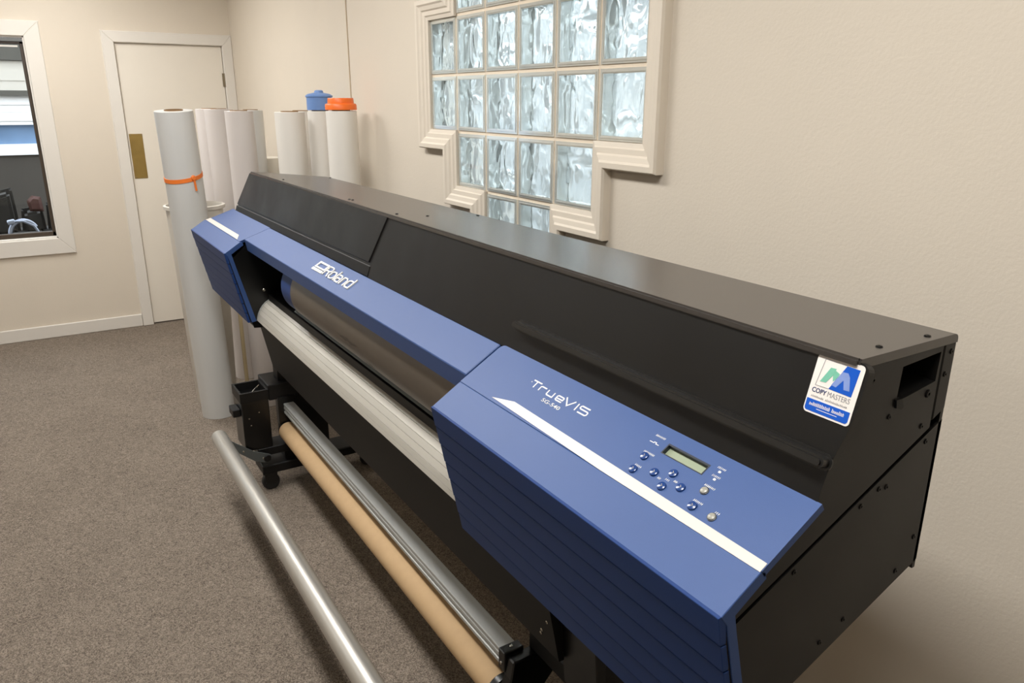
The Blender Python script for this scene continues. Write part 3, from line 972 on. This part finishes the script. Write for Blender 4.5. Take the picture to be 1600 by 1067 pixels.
ROLAND = [
  [(-2.0607,0.1200),(-2.0605,0.1530),(-2.0370,0.1530),(-2.0265,0.1500),(-2.0262,0.1400),(-2.0350,0.1372),(-2.0590,0.1372)],
  [(-2.0400,0.1372),(-2.0250,0.1200)],
  [(-2.0050,0.1442),(-1.9915,0.1442),(-1.9840,0.1390),(-1.9830,0.1262),(-1.9910,0.1208),(-2.0085,0.1208),(-2.0160,0.1262),(-2.0160,0.1390),(-2.0090,0.1442),(-1.9990,0.1442)],
  [(-1.9735,0.1552),(-1.9735,0.1195)],
  [(-1.9650,0.1440),(-1.9460,0.1440),(-1.9390,0.1400),(-1.9390,0.1208),(-1.9600,0.1208),(-1.9650,0.1235),(-1.9650,0.1300),(-1.9600,0.1330),(-1.9400,0.1330)],
  [(-1.9270,0.1195),(-1.9270,0.1442),(-1.9080,0.1442),(-1.8995,0.1400),(-1.8990,0.1195)],
  [(-1.8600,0.1548),(-1.8600,0.1208),(-1.8820,0.1208),(-1.8900,0.1260),(-1.8900,0.1390),(-1.8820,0.1442),(-1.8620,0.1442)],
]
logo = obj('maker_logo', plate_bm([[(-2.1475,0.1545),(-2.0685,0.1545),(-2.0685,0.1305),(-2.1490,0.1305)], [(-2.1400,0.1490),(-2.0760,0.1490),(-2.0765,0.1352),(-2.1405,0.1352)]], PH, 0.0005, 0.004), 'logo', PRN)
plate('logo_bar', [[(-2.1500,0.1275),(-2.0690,0.1275),(-2.0690,0.1192),(-2.1510,0.1192)]], PH, 0.0005, 0.004, 'logo', logo)
for st in ROLAND:
    obj('letter', stroke_bm(st, 0.0038, PH, 0.0005, 0.004), 'logo', logo)
# display
box_l = bmesh.new()
plate_bm([lcd], PH, -0.0095, -0.006, box_l)
scn = obj('display', box_l, 'lcd', cp)
fr = bmesh.new()
plate_bm([[(-0.6975, 0.1396), (-0.6205, 0.1396), (-0.6205, 0.158), (-0.6975, 0.158)], [(-0.6955, 0.1410), (-0.6225, 0.1410), (-0.6225, 0.1552), (-0.6955, 0.1552)]], PH, -0.0062, 0.0003, fr)
obj('bezel', fr, 'lcd_bez', scn)
def button(x, s, r, mtl, nm='button', sym=True):
    bm = lathe_bm(PH(x, s, 0), PH(0, 0, 1) - PH(0, 0, 0), [(r, -0.001), (r, 0.0012), (r * 0.92, 0.0024), (r * 0.6, 0.003), (0.0001, 0.0032)], 24)
    o = obj(nm, bm, mtl, cp, smooth=50)
    if sym:
        obj('symbol', stroke_bm([(x - r * .15, s - r * .35), (x + r * .2, s), (x - r * .15, s + r * .35)], 0.0008, PH, 0.0030, 0.0033), 'led', o)
    return o
for x, s in ((-0.713, 0.1230), (-0.711, 0.0982), (-0.680, 0.1096), (-0.655, 0.1218), (-0.654, 0.0979), (-0.630, 0.1096), (-0.597, 0.0963)):
    button(x, s, 0.0066, 'btn')
for x, s in ((-0.600, 0.1224), (-0.565, 0.0970)):
    r = button(x, s, 0.0052, 'led', 'indicator', False)
    obj('ring', lathe_bm(PH(x, s, 0), PH(0, 0, 1) - PH(0, 0, 0), [(0.0062, -0.0005), (0.0062, 0.001), (0.005, 0.0012), (0.005, -0.0005)], 24, loop=True), 'lcd_bez', r)
def marks(x, s, w, hgt, k):
    """tiny printed caption, too small to read"""
    bm = bmesh.new()
    n_ = max(3, int(w / 0.0022))
    rr = random.Random(k)
    for i in range(n_):
        xx = x - w / 2 + w * (i + 0.5) / n_
        a = rr.random()
        stroke_bm([(xx - 0.0004, s - hgt / 2), (xx, s + hgt / 2 * (0.5 + a / 2)), (xx + 0.0006, s - hgt / 2 * (a - 0.3))], 0.0008, PH, 0, 0.0003, bm)
    obj('caption', bm, 'print', cp)
for k, (x, s, w) in enumerate(((-0.717, 0.1607, 0.019), (-0.711, 0.1305, 0.021), (-0.709, 0.1062, 0.013), (-0.604, 0.1610, 0.014), (-0.602, 0.1475, 0.014), (-0.598, 0.1305, 0.018), (-0.595, 0.1050, 0.016), (-0.563, 0.1050, 0.008), (-0.667, 0.1062, 0.006), (-0.655, 0.1100, 0.008), (-0.643, 0.1135, 0.006))):
    marks(x, s, w, 0.0034, k)
obj('caption', stroke_bm([(-0.727, 0.1480), (-0.719, 0.1480), (-0.719, 0.1497), (-0.715, 0.1497), (-0.715, 0.1475), (-0.709, 0.1475)], 0.0012, PH, 0, 0.0003), 'print', cp)
for x, s in ((-0.603, 0.1552), (-0.601, 0.1427)):
    plate('pilot_light', [rrect(x - 0.002, x + 0.002, s - 0.0016, s + 0.0016, 0.0006, 2)], PH, 0, 0.0005, 'print', cp)

# sticker on the front cover
stk = plate('sticker', [rrect(-0.527, -0.4665, 0.0762, 0.1465, 0.005, 5)], PF, 0.0002, 0.0009, 'stk_w', PRN)
def sp(name, loop, mtl, h=0.0012):
    return plate(name, [loop], PF, 0.0009, h, mtl, stk)
sp('sticker_print', [(-0.4883, 0.1411), (-0.4718, 0.1408), (-0.4735, 0.1089), (-0.5028, 0.1097)], 'stk_b')
fr_ = bmesh.new()
stroke_bm([(-0.4890, 0.1413), (-0.5165, 0.1416), (-0.5203, 0.1093), (-0.5030, 0.1096)], 0.0006, PF, 0.0009, 0.0012, fr_)
obj('sticker_print', fr_, 'stk_y', stk)
sp('sticker_print', [(-0.5071, 0.1338), (-0.5001, 0.1343), (-0.5001, 0.1297), (-0.5082, 0.1155), (-0.5159, 0.1149)], 'stk_g', 0.0013)
sp('sticker_print', [(-0.4999, 0.1320), (-0.4945, 0.1298), (-0.4962, 0.1242), (-0.5002, 0.1194), (-0.5022, 0.1262)], 'stk_g', 0.0013)
sp('sticker_print', [(-0.4917, 0.1332), (-0.4843, 0.1336), (-0.4841, 0.1300), (-0.4945, 0.1140), (-0.5008, 0.1150)], 'stk_l', 0.0014)
sp('sticker_print', [(-0.4878, 0.1250), (-0.4841, 0.1330), (-0.4812, 0.1295), (-0.4772, 0.1146), (-0.4845, 0.1141)], 'stk_l', 0.0015)
obj('sticker_lettering', text_bm('COPY', -0.5225, 0.1008, 0.0190, 0.0058, PF, 0.0009, 0.0012, bold=0.02), 'stk_n', stk)
obj('sticker_lettering', text_bm('MASTERS', -0.5018, 0.1006, 0.0285, 0.0062, PF, 0.0009, 0.0012), 'stk_y', stk)
gl_ = bmesh.new()
rr = random.Random(3)
x = -0.5215
while x < -0.4755:
    if not (-0.5060 < x < -0.5042 or -0.4985 < x < -0.4968):
        stroke_bm([(x, 0.0952), (x + 0.0006, 0.0952 + 0.0026 * (0.6 + 0.4 * rr.random())), (x + 0.0011, 0.0954)], 0.0005, PF, 0.0009, 0.0012, gl_)
    x += 0.0019
obj('sticker_lettering', gl_, 'stk_y', stk)
sp('sticker_print', [(-0.5255, 0.0925), (-0.4690, 0.0925)] + [(-0.4690, 0.0815), (-0.4700, 0.0795), (-0.4720, 0.0785), (-0.5230, 0.0785), (-0.5248, 0.0795), (-0.5255, 0.0815)], 'stk_b')
gl_ = bmesh.new()
x = -0.5205
while x < -0.4760:
    if not (-0.4945 < x < -0.4925):
        hh = 0.0045 * (0.55 + 0.45 * rr.random())
        stroke_bm([(x, 0.0852), (x + 0.0003, 0.0852 + hh), (x + 0.0013, 0.0852 + hh * 0.7), (x + 0.0012, 0.0852)], 0.0006, PF, 0.0011, 0.0014, gl_)
    x += 0.0023
obj('sticker_lettering', gl_, 'stk_w', stk)
obj('sticker_print', stroke_bm([(-0.5100, 0.0828), (-0.4830, 0.0828)], 0.0006, PF, 0.0011, 0.0014), 'stk_w', stk)

# print opening: smoked cover, platen, apron --------------------------------
def strip(name, prof_, x0, x1, th, mtl, parent, smooth=40):
    n_ = len(prof_)
    inn = []
    for i, p in enumerate(prof_):
        a = Vector(prof_[max(0, i - 1)]); c = Vector(prof_[min(n_ - 1, i + 1)])
        t = (c - a).normalized()
        inn.append((p[0] + t.y * -th * -1 if False else p[0] - t.y * th * -1, p[1] + t.x * th * -1 if False else p[1] - t.x * th))
    poly = list(prof_) + inn[::-1]
    return prism(name, poly, x0, x1, mtl, parent, smooth=smooth)
cov = []
for i in range(16):
    t = math.radians(141 + i * 6.55)
    cov.append((0.712 + 0.068 * math.cos(t), 0.973 + 0.083 * math.sin(t)))
sc_ = prism('smoked_cover', cov + [(0.735, 0.90), (0.735, 0.99)], -2.36, XH - 0.002, 'smoke', PRN, smooth=40)
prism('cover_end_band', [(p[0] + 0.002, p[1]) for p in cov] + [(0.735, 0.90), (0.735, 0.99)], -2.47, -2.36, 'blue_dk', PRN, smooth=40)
# scuff marks on the smoked cover
def scuff(x0, x1, t0, t1, seed):
    rr_ = random.Random(seed)
    bm = bmesh.new()
    rows_ = []
    for i in range(9):
        x = x0 + (x1 - x0) * i / 8
        mid = (t0 + t1) / 2 + (rr_.random() - 0.5) * (t1 - t0) * 0.5
        hw = (t1 - t0) / 2 * math.sin(math.pi * (i + 0.3) / 8.6) * (0.6 + 0.4 * rr_.random())
        rows_.append([bm.verts.new((x, 0.712 + 0.0684 * math.cos(math.radians(t)), 0.973 + 0.0834 * math.sin(math.radians(t)))) for t in (mid - hw, mid, mid + hw)])
    for a, b in zip(rows_, rows_[1:]):
        for k in range(2):
            bm.faces.new((a[k], b[k], b[k + 1], a[k + 1]))
    obj('scuff_mark', bm, 'smudge', sc_)
scuff(-1.93, -1.78, 186, 196, 1)
scuff(-1.76, -1.70, 214, 222, 2)
prism('cover_edge', [(0.682, 0.886), (0.688, 0.882), (0.735, 0.884), (0.735, 0.892), (0.69, 0.893)], -2.47, XH, 'arm', PRN)
pl_prof = [(0.800, 0.8505), (0.745, 0.849), (0.722, 0.8465), (0.703, 0.8405), (0.687, 0.8315), (0.674, 0.820), (0.664, 0.806), (0.656, 0.790), (0.6515, 0.776), (0.649, 0.7635)]
plt = thing_pl = None
pln = bmesh.new()
for i in range(len(pl_prof) - 1):
    pass
platen = prism('platen', [(y + 0.003, z - 0.002) for y, z in pl_prof] + [(0.675, 0.7635), (0.80, 0.80)], XL1 - 0.004, XH + 0.02, 'platen', PRN, smooth=30)
for i in range(1, len(pl_prof) - 1):
    (ya, za), (yb, zb) = pl_prof[i], pl_prof[i + 1]
    t = Vector((yb - ya, zb - za)).normalized()
    nn = Vector((t.y, -t.x)) * -1
    if nn.y < 0 and i < 4:
        nn = -nn
    nn = Vector((-abs(t.y), abs(t.x)))
    k = 0.0004 if i % 2 else 0.0002
    e = 0.0008
    poly = [(ya + t.x * e + nn.x * k, za + t.y * e + nn.y * k), (yb - t.x * e + nn.x * k, zb - t.y * e + nn.y * k), (yb - nn.x * 0.002, zb - nn.y * 0.002), (ya - nn.x * 0.002, za - nn.y * 0.002)]
    prism('platen_band', poly, XL1, XH + 0.02, 'platen2' if i % 2 else 'platen', platen)
obj('platen_end_rim', prism_bm([(y - 0.002, z + 0.002) for y, z in pl_prof[1:]] + [(0.655, 0.7635)] + [(y + 0.004, z - 0.003) for y, z in pl_prof[:0:-1]], XL1 - 0.006, XL1 - 0.002), 'galv', platen)
apron = prism('front_apron', [(0.660, 0.7625), (0.700, 0.560), (0.712, 0.560), (0.690, 0.7625)], -2.90, -0.955, 'apron', PRN)
for x, z in ((-0.973, 0.643), (-1.0, 0.606), (-1.006, 0.594)):
    yv = 0.660 + (0.7625 - z) / 0.2025 * 0.04
    place_screw(scr_c, (x, yv, z), (0, -0.98, -0.19), apron, 0.8)
prism('under_tray', [(0.70, 0.56), (0.712, 0.56), (0.93, 0.66), (0.93, 0.86), (0.70, 0.86), (0.69, 0.7625)], -2.89, -0.96, 'blk_soft', PRN)

# stand ---------------------------------------------------------------------
def stand_side(xc, sgn_):
    leg = box('stand_leg', xc - 0.035, xc + 0.035, 0.735, 0.93, 0.10, 0.90, 'blk_soft', PRN, bevel=0.003)
    foot = box('stand_foot', xc - 0.065, xc + 0.065, 0.632, 1.13, 0.078, 0.118, 'blk_soft', PRN, bevel=0.004)
    for yy in (0.665, 1.095):
        c = cyl('caster', (xc - 0.012 + 0.04 * sgn_, yy, 0.036), (xc + 0.012 + 0.04 * sgn_, yy, 0.036), 0.036, 'rubber', PRN, n=24, bevel=0.004)
        bm = bmesh.new()
        plate_bm([[(yy - 0.022, 0.034), (yy + 0.02, 0.034), (yy + 0.028, 0.08), (yy - 0.028, 0.08)]], lambda y, z, h: Vector((xc + 0.04 * sgn_ + h, y, z)), 0.013, 0.017, bm)
        plate_bm([[(yy - 0.022, 0.034), (yy + 0.02, 0.034), (yy + 0.028, 0.08), (yy - 0.028, 0.08)]], lambda y, z, h: Vector((xc + 0.04 * sgn_ + h, y, z)), -0.017, -0.013, bm)
        obj('caster_fork', bm, 'blk_gloss', c)
    return leg
stand_side(-3.02, 1)
rl = stand_side(-0.93, -1)
prism('leg_bracket', [(0.705, 0.70), (0.735, 0.70), (0.735, 0.50), (0.72, 0.50)], -0.965, -0.86, 'blk', PRN, bevel=0.002)
for x, z in ((-0.935, 0.645), (-0.94, 0.58), (-0.915, 0.60)):
    place_screw(scr_c, (x, 0.7075 + (0.70 - z) * 0.075, z), (0, -1, -0.07), PRN, 0.8)
box('cross_beam', -2.99, -0.96, 0.88, 0.92, 0.30, 0.37, 'blk_soft', PRN, bevel=0.003)

# ------------------------------------------------------------------ take-up unit
TK = thing('take_up_unit', 'black media take-up unit with aluminium bar under the printer front', 'take-up unit', (-2.1, 0.74, 0.2))
bar = bmesh.new()
yb0, yb1, zb0, zb1 = 0.738, 0.780, 0.338, 0.380
prism_bm([(yb0, zb1 - 0.002), (yb0 + 0.002, zb1), (yb1 - 0.002, zb1), (yb1, zb1 - 0.002), (yb1, zb0), (yb0, zb0), (yb0, zb0 + 0.008), (yb0 + 0.004, zb0 + 0.010), (yb0 + 0.004, zb0 + 0.016), (yb0, zb0 + 0.018), (yb0, zb0 + 0.027), (yb0 + 0.003, zb0 + 0.029), (yb0 + 0.003, zb0 + 0.031), (yb0, zb0 + 0.033)], -2.955, -1.225, bar)
obj('guide_bar', bar, 'galv', TK)
# left motor box: open tray on top
bm = bmesh.new()
plate_bm([[(-3.09, 0.572), (-2.95, 0.572), (-2.95, 0.684), (-3.09, 0.684)], [(-3.08, 0.580), (-2.96, 0.580), (-2.96, 0.676), (-3.08, 0.676)]], lambda x, y, h: Vector((x, y, h)), 0.41, 0.45, bm)
mb = obj('tray_rim', bm, 'blk_soft', TK)
mb = box('motor_box', -3.088, -2.952, 0.574, 0.682, 0.20, 0.418, 'blk_gloss', TK, bevel=0.003)
for y, z in ((0.60, 0.34), (0.605, 0.31), (0.64, 0.36)):
    place_screw(scr_c, (-2.952, y, z), (1, 0, 0), mb, 0.6)
obj('cable', tube_path_bm([(-2.99, 0.60, 0.42), (-2.985, 0.62, 0.43), (-3.0, 0.645, 0.445), (-3.02, 0.665, 0.45)], 0.003, 8), 'chrome', mb, smooth=40)
box('side_tab', -3.05, -2.98, 0.545, 0.574, 0.345, 0.378, 'blk_soft', TK, bevel=0.003)
box('upper_bracket', -3.11, -2.952, 0.684, 0.80, 0.40, 0.466, 'blk_soft', TK, bevel=0.003)
box('bar_socket', -2.985, -2.945, 0.716, 0.79, 0.29, 0.41, 'blk_gloss', TK, bevel=0.003)
box('lower_plate', -3.05, -2.95, 0.62, 0.76, 0.165, 0.20, 'blk_soft', TK, bevel=0.003)
cyl('core_chuck', (-2.965, 0.745, 0.262), (-2.925, 0.745, 0.262), 0.033, 'blk_soft', TK, n=24)
# right end bracket
rb = prism('end_bracket', [(0.742, 0.375), (0.80, 0.375), (0.87, 0.385), (0.87, 0.33), (0.80, 0.25), (0.79, 0.21), (0.72, 0.21), (0.705, 0.25), (0.735, 0.33)], -1.212, -1.180, 'blk_gloss', TK, bevel=0.003)
box('bar_cap', -1.232, -1.206, 0.733, 0.785, 0.333, 0.386, 'blk_gloss', TK, bevel=0.002)
place_screw(scr_c, (-1.22, 0.760, 0.386), (0, 0, 1), rb, 0.9)
place_screw(scr_c, (-1.22, 0.733, 0.352), (0, -1, 0), rb, 0.9)
box('support_arm', -1.21, -0.96, 0.80, 0.86, 0.375, 0.425, 'blk_soft', TK, bevel=0.004)
fl = obj('core_flange', lathe_bm((-1.242, 0.745, 0.262), (1, 0, 0), [(0.0001, 0), (0.030, 0), (0.036, 0.004), (0.050, 0.010), (0.050, 0.028), (0.0001, 0.028)], 32), 'blk_gloss', TK, smooth=35)
place_screw(scr_c, (-1.242, 0.73, 0.285), (-1, 0, 0), fl)
# tension tube and its arms
tb = obj('tension_tube', lathe_bm((-2.955, 0.479, 0.288), (1, 0, 0), [(0.030, 0), (0.0305, 0.001), (0.0305, 1.899), (0.030, 1.9), (0.026, 1.9), (0.026, 0)], 48, loop=True), 'alu', TK, smooth=35)
def arm_(x):
    a = prism('tension_arm', [(0.655, 0.145), (0.668, 0.158), (0.665, 0.175), (0.645, 0.185), (0.60, 0.205), (0.495, 0.288), (0.478, 0.285), (0.48, 0.265), (0.60, 0.162), (0.635, 0.148)], x - 0.004, x + 0.004, 'arm', TK, bevel=0.001)
    place_screw(scr_c, (x + 0.004, 0.635, 0.168), (1, 0, 0), a)
    place_screw(scr_c, (x + 0.004, 0.56, 0.215), (1, 0, 0), a)
    return a
arm_(-2.935)
arm_(-1.16)
cyl('arm_pivot', (-2.96, 0.65, 0.163), (-2.925, 0.65, 0.163), 0.015, 'blk_soft', TK, n=20, bevel=0.002)
cyl('arm_pivot', (-1.19, 0.65, 0.163), (-1.15, 0.65, 0.163), 0.015, 'blk_soft', TK, n=20, bevel=0.002)
prism('pivot_bracket', [(0.64, 0.15), (0.665, 0.15), (0.74, 0.20), (0.74, 0.235), (0.70, 0.235)], -1.20, -1.186, 'blk_soft', TK)

# cardboard core held by the take-up unit
core = obj('cardboard_tube', lathe_bm((-2.935, 0.745, 0.262), (1, 0, 0), [(0.038, 0), (0.0385, 0.001), (0.0385, 1.691), (0.038, 1.692), (0.0335, 1.692), (0.0335, 0)], 44, loop=True), 'card', None, smooth=35)
tag(core, 'empty brown kraft cardboard tube held below the aluminium bar', 'cardboard tube')

# ------------------------------------------------------------------ standing rolls
def media_roll(base, top, r, mtl, label, grp='white media rolls standing behind the printer', core_c='card_dk', hollow=True, name='media_roll'):
    base, top = Vector(base), Vector(top)
    ax = top - base
    L_ = ax.length
    t = thing(name, label, 'media roll', base, grp)
    obj('film', lathe_bm(base, ax, [(r - 0.001, 0), (r, 0.001), (r, L_ - 0.002), (r - 0.002, L_), (0.040, L_), (0.040, 0)], 48, loop=True), mtl, t, smooth=35)
    obj('core', lathe_bm(base, ax, [(0.0399, 0.0), (0.0399, L_ + 0.004), (0.036, L_ + 0.004), (0.036, 0.0)], 32, loop=True), core_c, t, smooth=35)
    return t
R1 = media_roll((-3.935, 0.655, 0.002), (-3.835, 0.598, 1.512), 0.082, 'film', 'grey-white media roll tied with an orange strap, nearest the far door')
# orange strap with tail
b0, b1 = Vector((-3.935, 0.655, 0.002)), Vector((-3.835, 0.598, 1.512))
ax = (b1 - b0).normalized()
def on_roll(h, ang, r):
    u = Vector((1, 0, 0)); u = (u - ax * u.dot(ax)).normalized(); v = ax.cross(u)
    return b0 + ax * h + (u * math.cos(ang) + v * math.sin(ang)) * r
sb = bmesh.new()
rings = []
for i in range(48):
    a_ = 2 * math.pi * i / 48
    h_ = 1.222 + 0.012 * math.sin(a_ - 0.6)
    rings.append([on_roll(h_ - 0.009, a_, 0.0822), on_roll(h_ + 0.009, a_, 0.0822), on_roll(h_ + 0.009, a_, 0.0845), on_roll(h_ - 0.009, a_, 0.0845)])
sweep_rings(sb, rings, loop=True)
strap = obj('orange_strap', sb, 'strap', None, smooth=40)
tag(strap, 'orange strap tied around the grey-white media roll near the door', 'strap')
aa = 0.35
tl_ = bmesh.new()
rings = [[on_roll(hh, aa + da - 0.05, 0.086), on_roll(hh, aa + da + 0.05, 0.086), on_roll(hh, aa + da + 0.05, 0.089), on_roll(hh, aa + da - 0.05, 0.089)] for hh, da in ((1.235, 0.0), (1.20, 0.02), (1.165, 0.05))]
sweep_rings(tl_, rings)
obj('strap_tail', tl_, 'strap', strap)
obj('strap_knot', lathe_bm(on_roll(1.224, aa, 0.080), on_roll(0, aa, 1) - on_roll(0, aa, 0), [(0.012, 0), (0.012, 0.007), (0.008, 0.011), (0.0001, 0.011)], 10), 'strap', strap, smooth=40)

media_roll((-4.74, 0.925, 0), (-4.77, 0.932, 1.508), 0.074, 'film2', 'pinkish white roll standing rearmost left, mostly hidden by its neighbour')
media_roll((-4.45, 0.93, 0), (-4.47, 0.922, 1.51), 0.074, 'film2', 'pinkish white roll between the strapped roll and the printer corner')
media_roll((-3.95, 0.915, 0), (-3.97, 0.912, 1.507), 0.066, 'film2', 'pale grey roll directly above the black corner of the printer')
media_roll((-4.55, 1.10, 0), (-4.56, 1.112, 1.504), 0.066, 'film', 'slim bluish white roll peeking out right of the pale grey roll')
media_roll((-3.72, 1.085, 0), (-3.72, 1.085, 1.505), 0.069, 'film3', 'creamy white open-ended roll leftmost of the rolls behind the printer')
media_roll((-4.13, 1.262, 0), (-4.13, 1.262, 1.503), 0.060, 'film3', 'narrow cream roll sliver left of the blue-capped roll')
F_ = media_roll((-3.76, 1.245, 0), (-3.76, 1.245, 1.508), 0.060, 'film3', 'white roll closed with the blue end cap')
G_ = media_roll((-3.40, 1.222, 0), (-3.40, 1.222, 1.513), 0.068, 'film3', 'white roll closed with the orange end cap, rightmost by the wall')
# caps
bc = obj('end_cap', lathe_bm((-3.76, 1.245, 1.5125), (0, 0, 1), [(0.060, 0), (0.060, 0.058), (0.064, 0.060), (0.064, 0.066), (0.052, 0.074), (0.022, 0.080), (0.020, 0.088), (0.012, 0.092), (0.0001, 0.092)], 40), 'bluecap', None, smooth=35)
tag(bc, 'blue plastic end cap with a small knob on a white roll', 'end cap', 'plastic end caps on the rolls')
oc = obj('end_cap', lathe_bm((-3.40, 1.222, 1.5175), (0, 0, 1), [(0.069, 0), (0.069, 0.020), (0.066, 0.025), (0.057, 0.028), (0.056, 0.047), (0.054, 0.050), (0.046, 0.050), (0.044, 0.044), (0.0001, 0.044)], 40), 'orange', None, smooth=35)
tag(oc, 'orange plastic two-tier end cap on the rightmost roll', 'end cap', 'plastic end caps on the rolls')
# tall tapered bin behind the strapped roll
bi = thing('tall_bin', 'tall tapered white bin with a rim behind the strapped roll', 'bin', (-4.15, 0.69, 0))
obj('bin_wall', lathe_bm((-4.15, 0.69, 0), (0, 0, 1), [(0.100, 0), (0.102, 0.004), (0.136, 1.05), (0.132, 1.05), (0.098, 0.01), (0.0001, 0.01), (0.0001, 0)], 48), 'binw', bi, smooth=35)
obj('bin_rim', lathe_bm((-4.15, 0.69, 0), (0, 0, 1), [(0.1352, 1.035), (0.146, 1.037), (0.146, 1.053), (0.134, 1.055)], 48, loop=True), 'binw', bi, smooth=35)
tt = obj('thin_tube', lathe_bm((-4.06, 0.835, 0), (0, 0, 1), [(0.010, 0), (0.010, 0.74), (0.008, 0.74), (0.008, 0)], 20, loop=True), 'tan', None, smooth=35)
tag(tt, 'thin tan cardboard tube standing between the bin and the rolls', 'cardboard tube')
wb = bmesh.new()
lathe_bm((-4.72, 1.23, 0), (0, 0, 1), [(0.09, 0), (0.092, 0.01), (0.092, 1.20), (0.088, 1.232), (0.02, 1.226), (0.0001, 1.21)], 40, wb)
from mathutils import noise as mno
bmesh.ops.subdivide_edges(wb, edges=[e for e in wb.edges if abs(e.verts[0].co.z - e.verts[1].co.z) > 0.5], cuts=30)
for v in wb.verts:
    if v.co.z > 0.02:
        d = mno.noise(v.co * 22) * 0.006
        rr_ = Vector((v.co.x + 4.72, v.co.y - 1.23, 0))
        if rr_.length > 0.01:
            v.co += rr_.normalized() * d
wo = obj('wrapped_roll', wb, 'bag', None, smooth=60)
tag(wo, 'short roll wrapped in crumpled white plastic between the two roll groups', 'wrapped roll')
